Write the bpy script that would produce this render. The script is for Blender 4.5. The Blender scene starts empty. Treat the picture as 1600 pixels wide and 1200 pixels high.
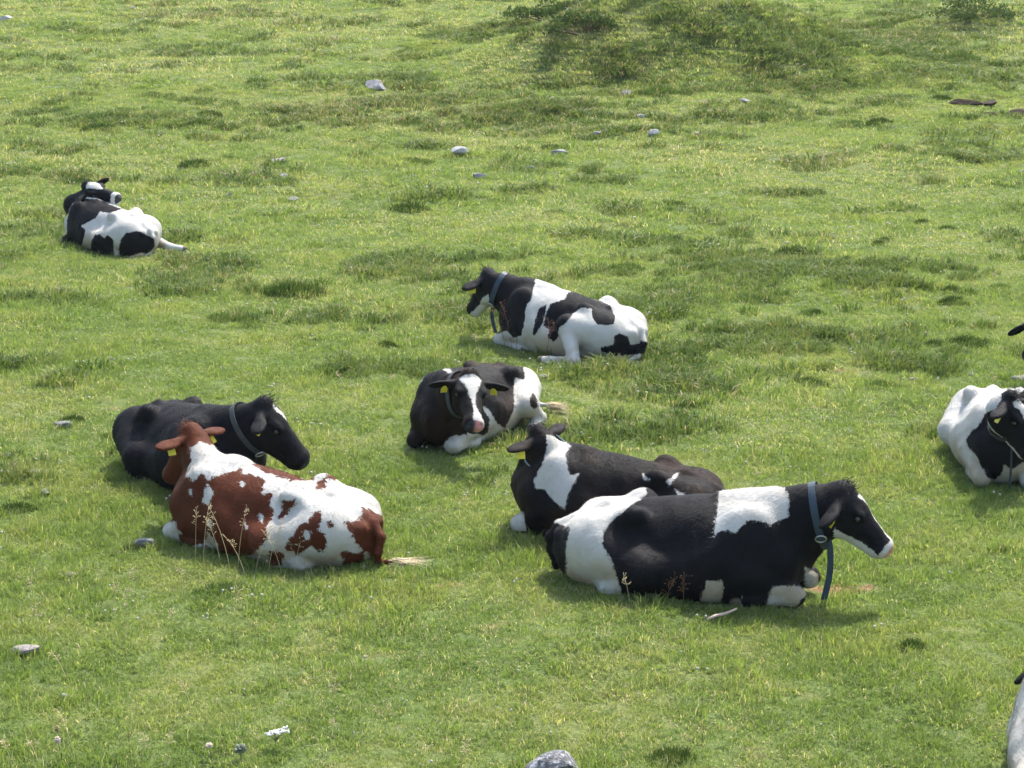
import bpy, math, random
import numpy as np
from mathutils import Vector, Matrix

# ------------------------------------------------------------------ camera, sky, sun, exposure
sc = bpy.context.scene
C = sc.collection
CAM_H, PITCH = 4.57, 13.9
cam_d = bpy.data.cameras.new('camera')
cam_d.sensor_width = 36.0
cam_d.lens = 67.5
cam_d.clip_end = 3000.0
cam = bpy.data.objects.new('camera', cam_d)
cam.location = (0, 0, CAM_H)
cam.rotation_euler = (math.radians(90 - PITCH), 0, 0)
C.objects.link(cam)
sc.camera = cam

SUN = Vector((0.26, 0.50, 0.86)).normalized()          # towards the sun: beyond the herd, a little to the right
world = bpy.data.worlds.new('World')
sc.world = world
world.use_nodes = True
wn = world.node_tree.nodes
sky = wn.new('ShaderNodeTexSky')
sky.sky_type = 'NISHITA'
sky.sun_disc = False
sky.sun_elevation = math.asin(SUN.z)
sky.sun_rotation = math.atan2(SUN.x, SUN.y)
sky.air_density = 1.2
sky.dust_density = 3.0
wn['Background'].inputs['Strength'].default_value = 0.15
world.node_tree.links.new(sky.outputs[0], wn['Background'].inputs['Color'])
sun_d = bpy.data.lights.new('sun', 'SUN')
sun_d.energy = 3.0
sun_d.angle = math.radians(1.2)
sun_d.color = (1.0, 0.955, 0.87)
sun = bpy.data.objects.new('sun', sun_d)
sun.rotation_euler = SUN.to_track_quat('Z', 'Y').to_euler()
C.objects.link(sun)
vs = sc.view_settings
vs.view_transform = 'Standard'
vs.look = 'None'
vs.exposure = 1.32
vs.gamma = 1.0
vs.use_curve_mapping = False
sc.cycles.adaptive_threshold = 0.02
sc.cycles.max_bounces = 5
sc.cycles.diffuse_bounces = 2
sc.cycles.glossy_bounces = 1
sc.cycles.transmission_bounces = 3
sc.cycles.transparent_max_bounces = 4

# ------------------------------------------------------------------ small helpers
def tag(o, label=None, cat=None, group=None, kind=None):
    for k, v in (('label', label), ('category', cat), ('group', group), ('kind', kind)):
        if v: o[k] = v
    return o

def mesh_obj(name, verts, faces, mat=None, parent=None, smooth=True):
    me = bpy.data.meshes.new(name)
    me.from_pydata([tuple(map(float, v)) for v in verts], [], [tuple(map(int, f)) for f in faces])
    if smooth:
        me.polygons.foreach_set('use_smooth', [True] * len(me.polygons))
    if mat: me.materials.append(mat)
    o = bpy.data.objects.new(name, me)
    C.objects.link(o)
    if parent: o.parent = parent
    return o

def big_mesh(name, verts, quads, mat=None, smooth=True):
    """many faces with the same corner count, filled in with foreach_set"""
    verts = np.asarray(verts, np.float32); quads = np.asarray(quads, np.int32)
    k = quads.shape[1]
    me = bpy.data.meshes.new(name)
    me.vertices.add(len(verts)); me.vertices.foreach_set('co', verts.ravel())
    me.loops.add(quads.size); me.loops.foreach_set('vertex_index', quads.ravel())
    me.polygons.add(len(quads))
    me.polygons.foreach_set('loop_start', np.arange(0, quads.size, k, dtype=np.int32))
    me.polygons.foreach_set('loop_total', np.full(len(quads), k, np.int32))
    me.update(calc_edges=True)
    if smooth: me.polygons.foreach_set('use_smooth', np.ones(len(quads), bool))
    if mat: me.materials.append(mat)
    return me

def add_attr(me, name, vals):
    a = me.attributes.new(name, 'FLOAT', 'POINT')
    a.data.foreach_set('value', np.asarray(vals, np.float32))

def vnoise(x, y, seed=0):
    """smooth value noise, lattice 1, range -1..1"""
    x = np.asarray(x, float); y = np.asarray(y, float)
    xi = np.floor(x).astype(np.int64); yi = np.floor(y).astype(np.int64)
    fx = x - xi; fy = y - yi
    fx = fx * fx * fx * (fx * (fx * 6 - 15) + 10); fy = fy * fy * fy * (fy * (fy * 6 - 15) + 10)
    def hsh(a, b):
        n = (a * 374761393 + b * 668265263 + seed * 1442695041) & 0xffffffff
        n = ((n ^ (n >> 13)) * 1274126177) & 0xffffffff
        return ((n ^ (n >> 16)) & 0xffff) / 32767.5 - 1.0
    a = hsh(xi, yi); b = hsh(xi + 1, yi); c = hsh(xi, yi + 1); d = hsh(xi + 1, yi + 1)
    return (a * (1 - fx) + b * fx) * (1 - fy) + (c * (1 - fx) + d * fx) * fy

def smooth01(t):
    t = np.clip(t, 0, 1); return t * t * (3 - 2 * t)

def bump(x, y, cx, cy, rx, ry, p=1.0):
    return np.exp(-(((x - cx) / rx) ** 2 + ((y - cy) / ry) ** 2) ** p)

def tube(pts, rad, n=6, cap=True):
    """tapered tube through pts -> (verts, faces)"""
    pts = [Vector(p) for p in pts]
    V, F = [], []
    up = Vector((0.13, 0.2, 0.97))
    for i, p in enumerate(pts):
        t = (pts[min(i + 1, len(pts) - 1)] - pts[max(i - 1, 0)]).normalized()
        a = t.cross(up)
        if a.length < 1e-3: a = t.cross(Vector((1, 0, 0)))
        a.normalize(); b = t.cross(a)
        r = rad[i] if hasattr(rad, '__len__') else rad
        for j in range(n):
            th = 2 * math.pi * j / n
            V.append(p + a * (r * math.cos(th)) + b * (r * math.sin(th)))
    for i in range(len(pts) - 1):
        for j in range(n):
            F.append((i * n + j, i * n + (j + 1) % n, (i + 1) * n + (j + 1) % n, (i + 1) * n + j))
    if cap:
        F.append(tuple(range(n - 1, -1, -1))); F.append(tuple((len(pts) - 1) * n + j for j in range(n)))
    return V, F

def join_parts(parts):
    V, F = [], []
    for v, f in parts:
        o = len(V); V += list(v); F += [tuple(i + o for i in q) for q in f]
    return V, F

# ------------------------------------------------------------------ materials
def new_mat(name):
    m = bpy.data.materials.new(name); m.use_nodes = True
    nt = m.node_tree
    return m, nt, nt.nodes['Principled BSDF']

def nd(nt, typ, **kw):
    n = nt.nodes.new(typ)
    for k, v in kw.items():
        if k in n.inputs: n.inputs[k].default_value = v
        else: setattr(n, k, v)
    return n

def ramp(nt, fac, stops):
    r = nt.nodes.new('ShaderNodeValToRGB')
    els = r.color_ramp.elements
    while len(els) < len(stops): els.new(0.5)
    for e, (p, c) in zip(els, stops):
        e.position = p; e.color = (*c, 1) if len(c) == 3 else c
    nt.links.new(fac, r.inputs[0])
    return r.outputs[0]

def mixc(nt, fac, a, b, mode='MIX'):
    m = nt.nodes.new('ShaderNodeMix'); m.data_type = 'RGBA'; m.blend_type = mode
    for sock, v in ((m.inputs[0], fac), (m.inputs[6], a), (m.inputs[7], b)):
        if hasattr(v, 'is_linked'): nt.links.new(v, sock)
        elif hasattr(v, '__len__'): sock.default_value = (*v, 1)
        else: sock.default_value = v
    return m.outputs[2]

def math_n(nt, op, a, b=None, c=None):
    m = nt.nodes.new('ShaderNodeMath'); m.operation = op
    for s, v in zip(m.inputs, (a, b, c)):
        if v is None: continue
        if hasattr(v, 'is_linked'): nt.links.new(v, s)
        else: s.default_value = v
    return m.outputs[0]

def map_range(nt, v, a, b, c=0.0, d=1.0):
    m = nt.nodes.new('ShaderNodeMapRange'); m.interpolation_type = 'SMOOTHSTEP'
    nt.links.new(v, m.inputs[0])
    for i, x in zip((1, 2, 3, 4), (a, b, c, d)): m.inputs[i].default_value = x
    return m.outputs[0]

def noise(nt, scale, detail=3.0, rough=0.55, vec=None):
    n = nt.nodes.new('ShaderNodeTexNoise')
    n.inputs['Scale'].default_value = scale; n.inputs['Detail'].default_value = detail
    n.inputs['Roughness'].default_value = rough
    if vec is not None: nt.links.new(vec, n.inputs['Vector'])
    return n.outputs[0]

def attr(nt, name, typ='GEOMETRY'):
    a = nt.nodes.new('ShaderNodeAttribute'); a.attribute_name = name; a.attribute_type = typ
    return a.outputs['Fac']

def coat_mat(name, dark, white=(0.50, 0.487, 0.455), ragged=0.010, bleach=None, bleach_amt=0.0):
    m, nt, p = new_mat(name)
    L = nt.links
    tc = nt.nodes.new('ShaderNodeTexCoord').outputs['Object']
    n1 = noise(nt, 22.0, 3.0, 0.6, tc)
    n2 = noise(nt, 90.0, 2.0, 0.6, tc)
    w = math_n(nt, 'MULTIPLY_ADD', math_n(nt, 'SUBTRACT', n1, 0.5), ragged * 4.0, attr(nt, 'coat'))
    w = math_n(nt, 'MULTIPLY_ADD', math_n(nt, 'SUBTRACT', n2, 0.5), ragged * 1.5, w)
    isdark = map_range(nt, w, -0.005, 0.005)
    # white hair: slightly cream, soiled low on the body
    nb = noise(nt, 3.2, 4.0, 0.6, tc)
    sep = nt.nodes.new('ShaderNodeSeparateXYZ'); L.new(tc, sep.inputs[0])
    low = map_range(nt, sep.outputs['Z'], 0.42, 0.06)
    dirt = math_n(nt, 'MULTIPLY', map_range(nt, nb, 0.38, 0.62), math_n(nt, 'MULTIPLY_ADD', low, 0.95, 0.25))
    wcol = mixc(nt, math_n(nt, 'MULTIPLY', dirt, 0.72), white, (0.33, 0.255, 0.15))
    wcol = mixc(nt, map_range(nt, n2, 0.3, 0.8, 0.0, 0.18), wcol, (0.42, 0.40, 0.36))
    # dark hair with a little weathered brown in it
    dcol = mixc(nt, map_range(nt, nb, 0.35, 0.75, 0.0, 0.6), dark, tuple(min(1, c * 1.5) for c in dark))
    if bleach:
        hi = math_n(nt, 'MULTIPLY', map_range(nt, noise(nt, 2.3, 3.0, 0.55, tc), 0.36, 0.64), bleach_amt)
        dcol = mixc(nt, hi, dcol, bleach)
    col = mixc(nt, isdark, wcol, dcol)
    # bare skin of the muzzle, horn of the hooves
    skin = attr(nt, 'skin')
    nose_c = mixc(nt, attr(nt, 'pink'), (0.035, 0.036, 0.04), (0.50, 0.22, 0.20))
    col = mixc(nt, map_range(nt, skin, 0.35, 0.65), col, nose_c)
    col = mixc(nt, map_range(nt, attr(nt, 'hoof'), 0.35, 0.65), col, (0.12, 0.10, 0.07))
    L.new(col, p.inputs['Base Color'])
    rr = nt.nodes.new('ShaderNodeMapRange'); L.new(skin, rr.inputs[0]); rr.inputs[3].default_value = 0.66; rr.inputs[4].default_value = 0.35
    L.new(rr.outputs[0], p.inputs['Roughness'])
    p.inputs['Specular IOR Level'].default_value = 0.12
    p.inputs['Sheen Weight'].default_value = 0.015
    p.inputs['Sheen Roughness'].default_value = 0.45
    # short hair relief, combed along the body, and soft muscle unevenness
    mp = nt.nodes.new('ShaderNodeMapping'); mp.inputs['Scale'].default_value = (38, 120, 120); L.new(tc, mp.inputs[0])
    hair = noise(nt, 1.0, 3.0, 0.6, mp.outputs[0])
    soft = noise(nt, 9.0, 3.0, 0.5, tc)
    hsum = math_n(nt, 'MULTIPLY_ADD', hair, 0.22, soft)
    b = nt.nodes.new('ShaderNodeBump'); b.inputs['Strength'].default_value = 0.45; b.inputs['Distance'].default_value = 0.028
    L.new(hsum, b.inputs['Height']); L.new(b.outputs[0], p.inputs['Normal'])
    return m

def simple_mat(name, col, rough=0.6, col2=None, scale=20.0, spec=0.3, bumpd=0.0):
    m, nt, p = new_mat(name)
    p.inputs['Roughness'].default_value = rough
    p.inputs['Specular IOR Level'].default_value = spec
    if col2:
        tc = nt.nodes.new('ShaderNodeTexCoord').outputs['Object']
        n = noise(nt, scale, 4.0, 0.6, tc)
        nt.links.new(ramp(nt, n, ((0.35, col), (0.68, col2))), p.inputs['Base Color'])
        if bumpd:
            b = nt.nodes.new('ShaderNodeBump'); b.inputs['Strength'].default_value = 0.6; b.inputs['Distance'].default_value = bumpd
            nt.links.new(n, b.inputs['Height']); nt.links.new(b.outputs[0], p.inputs['Normal'])
    else:
        p.inputs['Base Color'].default_value = (*col, 1)
    return m

# hillock and smaller swellings of the turf: x, y, half widths, height
HUMPS = [(4.2, 50.5, 4.2, 3.2, 1.9), (1.6, 57.5, 2.4, 2.2, 0.6), (13.8, 57.5, 2.0, 1.4, 0.4), (-0.5, 43.0, 4.5, 1.6, 0.22), (-4.0, 47.5, 3.0, 1.5, 0.18),
         (1.9, 21.8, 1.2, 0.6, 0.06), (3.4, 19.5, 1.3, 0.5, 0.06), (4.2, 23.6, 1.6, 0.7, 0.08), (0.9, 18.9, 0.5, 0.28, 0.07), (1.68, 17.6, 0.25, 0.2, -0.10), (-2.0, 12.3, 0.5, 0.25, 0.05)]
STONES = [(-15.39, 59.19, 0.466, 'w'), (-14.26, 64.28, 0.505, 'g'), (-12.48, 63.51, 0.166, 'w'), (-12.13, 62.45, 0.184, 'w'), (-3.25, 46.41, 0.614, 'g'),
 (0.94, 36.59, 0.366, 'g'), (0.35, 34.78, 0.163, 'g'), (2.85, 38.63, 0.283, 'g'), (2.35, 49.11, 0.357, 'g'), (-1.0, 36.59, 0.268, 'w'), (-4.29, 34.94, 0.35, 'f'),
 (-3.98, 33.31, 0.201, 'g'), (-3.61, 31.3, 0.21, 'g'), (-4.62, 31.02, 0.146, 'g'), (2.8, 41.59, 0.166, 'w'), (5.91, 36.17, 0.362, 'f'), (7.16, 52.1, 0.481, 'f'),
 (10.38, 52.23, 0.344, 'f'), (3.74, 38.99, 0.13, 'w'), (0.31, 18.73, 0.096, 'w'), (1.81, 21.52, 0.103, 'w'), (4.03, 18.68, 0.115, 'f'), (5.07, 18.73, 0.154, 'g'),
 (-4.1, 16.93, 0.14, 'g'), (-4.31, 15.82, 0.093, 'g'), (-3.95, 15.25, 0.095, 'w'), (-3.76, 14.75, 0.103, 'g'), (-3.66, 13.8, 0.097, 'f'), (-2.71, 13.51, 0.152, 'g'),
 (-3.51, 16.52, 0.08, 'w'), (-3.13, 12.84, 0.108, 'f'), (-3.1, 11.32, 0.185, 'f'), (-2.62, 10.57, 0.091, 'w'), (0.25, 9.6, 0.271, 'd'), (3.61, 13.35, 0.084, 'f'),
 (-0.56, 33.69, 0.248, 'g'), (1.72, 39.18, 0.182, 'g'), (2.6, 44.95, 0.298, 'g'), (1.52, 51.08, 0.337, 'g'), (7.09, 58.05, 0.191, 'w'), (5.18, 42.82, 0.199, 'g'),
 (-2.92, 14.99, 0.073, 'f'), (2.62, 18.15, 0.056, 'w'), (2.87, 18.08, 0.056, 'w'), (-1.04, 12.56, 0.089, 'f'), (-6.81, 28.72, 0.068, 'w')]
TUSSOCKS = [(-2.66, 22.94, 0.37, 1), (-6.5, 41.2, 0.342, 1), (-8.42, 39.27, 0.359, 1), (-8.39, 41.8, 0.277, 0), (-9.31, 40.32, 0.161, 0), (-5.66, 34.46, 0.334, 1),
 (-5.21, 35.1, 0.211, 0), (1.83, 40.8, 0.298, 0), (2.53, 11.44, 0.094, 1), (-1.99, 12.37, 0.186, 0), (1.68, 17.75, 0.214, 1), (2.89, 25.11, 0.195, 0),
 (4.33, 23.43, 0.223, 0), (5.08, 23.22, 0.173, 1), (2.85, 22.7, 0.247, 0), (4.96, 20.41, 0.23, 1), (1.5, 24.83, 0.26, 0), (-1.64, 30.55, 0.338, 1),
 (1.27, 31.51, 0.169, 0), (0.68, 29.65, 0.209, 0), (0.88, 9.75, 0.141, 1), (-3.88, 14.34, 0.16, 1), (0.9, 18.68, 0.205, 0), (4.94, 24.51, 0.166, 0),
 (3.22, 19.15, 0.131, 0), (3.88, 26.09, 0.264, 1), (-4.07, 17.11, 0.13, 1), (2.84, 20.83, 0.178, 0), (-2.06, 21.59, 0.125, 0), (-1.65, 21.1, 0.158, 0),
 (-1.08, 40.8, 0.407, 0), (-2.17, 40.8, 0.339, 0), (-0.14, 42.0, 0.418, 0), (-1.66, 35.42, 0.236, 0), (1.78, 51.46, 0.475, 1), (3.54, 49.84, 0.493, 1),
 (3.42, 44.95, 0.372, 0), (2.44, 46.07, 0.305, 1), (1.28, 48.39, 0.32, 0), (5.15, 52.1, 0.515, 0), (4.61, 56.09, 0.553, 1), (2.51, 58.91, 0.677, 0),
 (7.99, 48.39, 0.4, 0), (8.3, 56.09, 0.553, 0), (10.64, 56.78, 0.429, 0), (11.73, 50.83, 0.419, 0), (13.46, 60.36, 0.436, 1), (-8.07, 61.84, 0.263, 1),
 (9.09, 35.84, 0.359, 0), (9.69, 50.21, 0.331, 0), (2.39, 29.65, 0.249, 0), (7.18, 40.8, 0.312, 0), (-1.87, 56.78, 0.56, 0), (-4.06, 47.21, 0.312, 0),
 (0.5, 50.21, 0.414, 0), (2.09, 18.47, 0.159, 0), (1.14, 20.83, 0.142, 0), (5.15, 26.66, 0.109, 1), (3.08, 28.53, 0.18, 0), (2.48, 29.78, 0.098, 0),
 (5.31, 22.38, 0.143, 0), (1.93, 29.9, 0.156, 1), (-8.3, 44.61, 0.218, 1), (4.96, 20.13, 0.181, 1), (6.0, 23.21, 0.144, 0), (3.68, 18.4, 0.184, 0),
 (-2.57, 37.25, 0.206, 0), (-2.92, 22.96, 0.137, 1), (-7.47, 33.0, 0.295, 1), (2.8, 23.55, 0.14, 0), (4.57, 20.31, 0.18, 1), (3.46, 26.28, 0.097, 1),
 (3.12, 24.19, 0.215, 1), (4.96, 24.36, 0.137, 1), (-10.35, 43.71, 0.187, 0), (2.9, 18.11, 0.095, 0), (0.08, 45.96, 0.14, 1), (2.79, 41.63, 0.18, 1),
 (4.99, 21.41, 0.213, 0), (3.17, 29.35, 0.126, 0), (5.36, 27.16, 0.118, 1), (5.29, 27.02, 0.107, 0), (2.9, 23.66, 0.217, 0), (9.74, 43.92, 0.283, 1),
 (6.47, 28.26, 0.165, 1), (5.57, 25.32, 0.092, 0), (7.77, 40.74, 0.313, 1), (-5.76, 29.87, 0.136, 1), (0.76, 37.92, 0.256, 1), (5.38, 23.12, 0.122, 1),
 (3.29, 27.05, 0.189, 0), (-6.66, 29.51, 0.153, 1), (5.2, 22.44, 0.121, 1), (-1.35, 20.2, 0.126, 1), (2.79, 29.95, 0.155, 0), (4.11, 25.88, 0.2, 1),
 (6.22, 28.81, 0.12, 1), (2.52, 30.28, 0.264, 0), (5.28, 22.55, 0.185, 1), (3.55, 21.99, 0.108, 1), (2.96, 18.6, 0.194, 1), (-1.89, 35.57, 0.305, 0),
 (2.28, 26.33, 0.2, 0)]
STALKS = [(-1.95, 12.93, 0.57, 0.15, 's'), (-1.99, 12.88, 0.63, -0.25, 's'), (-1.82, 12.85, 0.45, 0.35, 's'), (-2.08, 13.02, 0.41, -0.2, 's'), (-1.73, 12.88, 0.54, 0.28, 's'),
 (-1.63, 12.88, 0.41, -0.3, 's'), (-2.27, 13.07, 0.48, 0.05, 's'), (-2.2, 12.96, 0.55, 0.1, 's'), (-1.54, 12.85, 0.36, 0.2, 's'), (-1.88, 12.83, 0.36, -0.4, 's'),
 (0.79, 12.13, 0.26, -0.18, 's'), (1.15, 12.16, 0.28, 0, 'r'), (1.55, 12.19, 0.26, -0.05, 's'), (1.76, 12.16, 0.2, -0.2, 's'), (1.87, 12.13, 0.19, 0.0, 's'),
 (1.03, 12.16, 0.21, 0.3, 'r'), (0.0, 20.07, 0.63, -0.2, 'r'), (0.04, 19.97, 0.66, 0.15, 'r'), (-0.07, 20.13, 0.5, -0.3, 'r'), (0.08, 20.07, 0.49, 0.4, 'r'),
 (0.42, 19.67, 0.55, -0.1, 'r'), (0.35, 19.61, 0.48, 0.2, 'r'), (-0.37, 19.7, 0.3, -0.1, 's'), (-1.63, 18.26, 0.23, -0.4, 's'), (-1.23, 22.63, 0.2, 0.1, 's'),
 (-1.13, 20.03, 0.15, 0.1, 's'), (3.69, 19.44, 0.5, 0.02, 's'), (4.69, 18.0, 0.28, -0.2, 's'), (-2.45, 11.49, 0.41, 0.05, 's'), (-3.0, 11.39, 0.36, 0, 's'),
 (-1.78, 11.55, 0.49, 0.1, 's'), (-2.21, 12.25, 0.26, -0.15, 's'), (-2.2, 11.6, 0.21, 0.1, 's'), (-2.66, 12.07, 0.26, 0.15, 's'), (-3.23, 12.25, 0.22, -0.05, 's'),
 (-1.86, 10.35, 0.22, -0.2, 's'), (-2.7, 10.87, 0.23, -0.35, 's'), (1.1, 10.35, 0.22, 0.02, 'd'), (1.07, 10.0, 0.14, 0.03, 'd'), (0.61, 10.49, 0.11, 0, 'd'),
 (-2.08, 9.67, 0.21, 0, 'd'), (-1.88, 9.64, 0.24, 0.15, 's'), (-2.01, 9.66, 0.17, 0.1, 's'), (-2.37, 9.64, 0.38, -0.25, 's'), (-2.72, 9.64, 0.21, -0.2, 's'),
 (-2.58, 9.66, 0.17, -0.3, 's'), (-0.28, 9.67, 0.21, 0.25, 's'), (-0.23, 9.68, 0.14, -0.2, 's'), (-0.52, 9.67, 0.14, 0.5, 's'), (-2.6, 12.37, 0.26, 0.1, 's'),
 (-1.05, 10.49, 0.15, 0.1, 's'), (-0.98, 9.87, 0.21, -0.1, 's'), (-1.14, 18.47, 0.16, -0.3, 's'), (3.63, 20.03, 0.21, 0.1, 's'), (1.96, 14.99, 0.16, 0.4, 's'),
 (-4.17, 21.88, 0.15, 0.3, 's'), (-1.22, 25.69, 0.23, 0, 's'), (2.18, 30.96, 0.21, 0.2, 's'), (-2.75, 52.1, 0.31, 0, 's'), (-5.56, 35.42, 0.26, 0.05, 's'),
 (-2.83, 44.95, 0.21, 0, 's'), (-2.9, 27.83, 0.19, 0, 's'), (0.57, 23.85, 0.15, 0.2, 's')]

# ------------------------------------------------------------------ the lie of the land
def gh(x, y):
    """height of the pasture: level where the herd lies, then a rising slope with a hillock"""
    x = np.asarray(x, float); y = np.asarray(y, float)
    t = np.maximum(y - 28.0, 0.0)
    z = np.where(t < 45, 0.0012 * t * t, 0.0012 * 45 * 45 + 0.108 * (t - 45))
    far = smooth01((y - 20.0) / 16.0)
    z = z + vnoise(x * 0.11 + 3, y * 0.11, 5) * (0.02 + 0.16 * far)
    z = z + vnoise(x * 0.42, y * 0.42 + 7, 11) * (0.025 + 0.07 * far)
    z = z + vnoise(x * 1.3 + 9, y * 1.3, 23) * (0.022 + 0.040 * far)
    z = z + np.abs(vnoise(x * 2.9, y * 2.9 + 4, 31)) * (0.022 + 0.03 * far)
    for cx, cy, rx, ry, hh in HUMPS:
        z = z + hh * bump(x, y, cx, cy, rx, ry, 1.3)
    return z

def gz(x, y): return float(gh(np.array([x]), np.array([y]))[0])

# ------------------------------------------------------------------ cattle: one continuous skin per animal
STATIONS = np.array([  # x, half width, top, height of widest point, bottom, roundness above, roundness below
    (-0.89, 0.05, 0.28, 0.22, 0.15, 2.0, 2.0), (-0.84, 0.17, 0.37, 0.24, 0.06, 2.1, 2.0),
    (-0.72, 0.28, 0.465, 0.25, 0.0, 2.0, 2.2), (-0.52, 0.345, 0.55, 0.26, -0.04, 1.6, 2.4),
    (-0.28, 0.37, 0.615, 0.27, -0.05, 1.45, 2.5), (-0.05, 0.42, 0.65, 0.28, -0.05, 1.6, 2.5),
    (0.20, 0.42, 0.68, 0.29, -0.05, 1.75, 2.5), (0.42, 0.365, 0.71, 0.30, -0.05, 1.7, 2.4),
    (0.58, 0.31, 0.70, 0.31, -0.03, 1.65, 2.2), (0.72, 0.25, 0.62, 0.32, 0.03, 1.8, 2.0),
    (0.83, 0.16, 0.52, 0.33, 0.12, 2.0, 2.0), (0.90, 0.05, 0.43, 0.34, 0.24, 2.0, 2.0)])

class Skin:
    """smooth blend of rounded shapes on a grid, turned into one closed quad mesh"""
    def __init__(s, lo, hi, h):
        s.lo = np.array(lo, float); s.h = h
        n = np.ceil((np.array(hi) - s.lo) / h).astype(int) + 1
        s.ax = [(s.lo[i] + h * np.arange(n[i])).astype(np.float32) for i in range(3)]
        s.F = np.full(n, 1.0, np.float32); s.raw = np.full(n, 1.0, np.float32); s.L = np.zeros(n, np.int8)
    def box(s, lo, hi, m):
        sl = []
        for i in range(3):
            a = int(np.clip((lo[i] - m - s.lo[i]) / s.h, 0, s.F.shape[i] - 1)); b = int(np.clip((hi[i] + m - s.lo[i]) / s.h + 2, 1, s.F.shape[i]))
            sl.append(slice(a, max(b, a + 1)))
        return tuple(sl)
    def coords(s, sl):
        return s.ax[0][sl[0]][:, None, None], s.ax[1][sl[1]][None, :, None], s.ax[2][sl[2]][None, None, :]
    def blend(s, sl, d, k, label):
        a = s.F[sl]; d = np.broadcast_to(d, a.shape).astype(np.float32)
        t = np.clip(0.5 + 0.5 * (d - a) / k, 0, 1)
        s.F[sl] = d * (1 - t) + a * t - k * t * (1 - t)
        r = s.raw[sl]; m = d < r
        r[m] = d[m]; s.L[sl][m] = label
    def carve(s, sl, d, k):
        a = s.F[sl]; d = -np.broadcast_to(d, a.shape).astype(np.float32)
        t = np.clip(0.5 - 0.5 * (d - a) / k, 0, 1)
        s.F[sl] = d * (1 - t) + a * t + k * t * (1 - t)
    def cone(s, a, b, ra, rb, k, label, n=None, q=1.0):
        a = np.array(a, float); b = np.array(b, float); r = max(ra, rb)
        sl = s.box(np.minimum(a, b) - r, np.maximum(a, b) + r, k + 0.05)
        X, Y, Z = s.coords(sl); ba = b - a
        t = np.clip(((X - a[0]) * ba[0] + (Y - a[1]) * ba[1] + (Z - a[2]) * ba[2]) / max(ba @ ba, 1e-9), 0, 1)
        vx, vy, vz = X - a[0] - t * ba[0], Y - a[1] - t * ba[1], Z - a[2] - t * ba[2]
        d2 = vx * vx + vy * vy + vz * vz
        if n is not None:
            c = vx * n[0] + vy * n[1] + vz * n[2]
            d2 = d2 + c * c * (1 / q ** 2 - 1)
        s.blend(sl, np.sqrt(d2) - (ra + t * (rb - ra)), k, label)
    def chain(s, pts, rad, k, label):
        for i in range(len(pts) - 1):
            s.cone(pts[i], pts[i + 1], rad[i], rad[i + 1], k if i == 0 else min(k, 0.03), label)
    def ell(s, c, r, R, k, label, carve=False):
        c = np.array(c, float); r = np.array(r, float); m = max(r)
        sl = s.box(c - m, c + m, k + 0.04)
        X, Y, Z = s.coords(sl); X = X - c[0]; Y = Y - c[1]; Z = Z - c[2]
        if R is None: R = np.eye(3)
        p = [X * R[0][i] + Y * R[1][i] + Z * R[2][i] for i in range(3)]      # columns of R are the axes
        k0 = np.sqrt(sum((p[i] / r[i]) ** 2 for i in range(3))); k1 = np.sqrt(sum((p[i] / r[i] ** 2) ** 2 for i in range(3)))
        d = k0 * (k0 - 1) / np.maximum(k1, 1e-6)
        if carve: s.carve(sl, d, k)
        else: s.blend(sl, d, k, label)
    def trunk(s, curl, lean, fat=1.0):
        xs = np.linspace(-1.0, 1.0, 401)
        ker = np.exp(-np.linspace(-2, 2, 25) ** 2); ker /= ker.sum()
        cols = []
        for j in range(1, 7):
            v = np.interp(xs, STATIONS[:, 0], STATIONS[:, j])
            cols.append(np.convolve(np.pad(v, 12, 'edge'), ker, 'valid'))
        X1 = s.ax[0]
        w, top, zm, bot, nt_, nb_ = [np.interp(X1, xs, c)[:, None, None] for c in cols]
        w = w * fat
        X, Y, Z = s.coords((slice(None),) * 3)
        yc = curl * X * X + lean * Z
        u = np.abs(Y - yc) / w
        up = Z > zm
        v = np.where(up, (Z - zm) / (top - zm), (zm - Z) / (zm - bot))
        ex = np.where(up, nt_, nb_)
        rho = (u ** ex + np.maximum(v, 0) ** ex) ** (1 / ex)
        hh = np.where(up, top - zm, zm - bot)
        d = (rho - 1) * np.minimum(w, hh)
        d = d + np.maximum(np.abs(X - 0.005) - 0.885, 0) * 1.0
        s.blend((slice(None),) * 3, d, 0.02, 0)
    def value(s, p):
        q = (np.asarray(p, float) - s.lo) / s.h
        i = np.clip(np.floor(q).astype(int), 0, np.array(s.F.shape) - 2); f = q - i
        out = 0
        for dx in (0, 1):
            for dy in (0, 1):
                for dz in (0, 1):
                    wgt = (f[..., 0] if dx else 1 - f[..., 0]) * (f[..., 1] if dy else 1 - f[..., 1]) * (f[..., 2] if dz else 1 - f[..., 2])
                    out = out + wgt * s.F[i[..., 0] + dx, i[..., 1] + dy, i[..., 2] + dz]
        return out
    def surface(s, relax=3):
        F = s.F; ins = F < 0
        n = np.array(F.shape)
        cnt = sum(ins[dx:n[0] - 1 + dx, dy:n[1] - 1 + dy, dz:n[2] - 1 + dz].astype(np.int8) for dx in (0, 1) for dy in (0, 1) for dz in (0, 1))
        act = (cnt > 0) & (cnt < 8)
        ci = np.argwhere(act)
        idx = np.full(act.shape, -1, np.int64); idx[act] = np.arange(len(ci))
        acc = np.zeros((len(ci), 3)); num = np.zeros(len(ci))
        corners = [np.array((a, b, c)) for a in (0, 1) for b in (0, 1) for c in (0, 1)]
        for p in corners:
            for ax in range(3):
                if p[ax]: continue
                q = p.copy(); q[ax] = 1
                fa = F[tuple((ci + p).T)]; fb = F[tuple((ci + q).T)]
                m = (fa < 0) != (fb < 0)
                t = np.where(m, fa / np.where(m, fa - fb, 1), 0)
                pt = p + t[:, None] * (q - p)
                acc[m] += pt[m]; num[m] += 1
        V = s.lo + s.h * (ci + acc / num[:, None])
        Q = []
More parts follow.
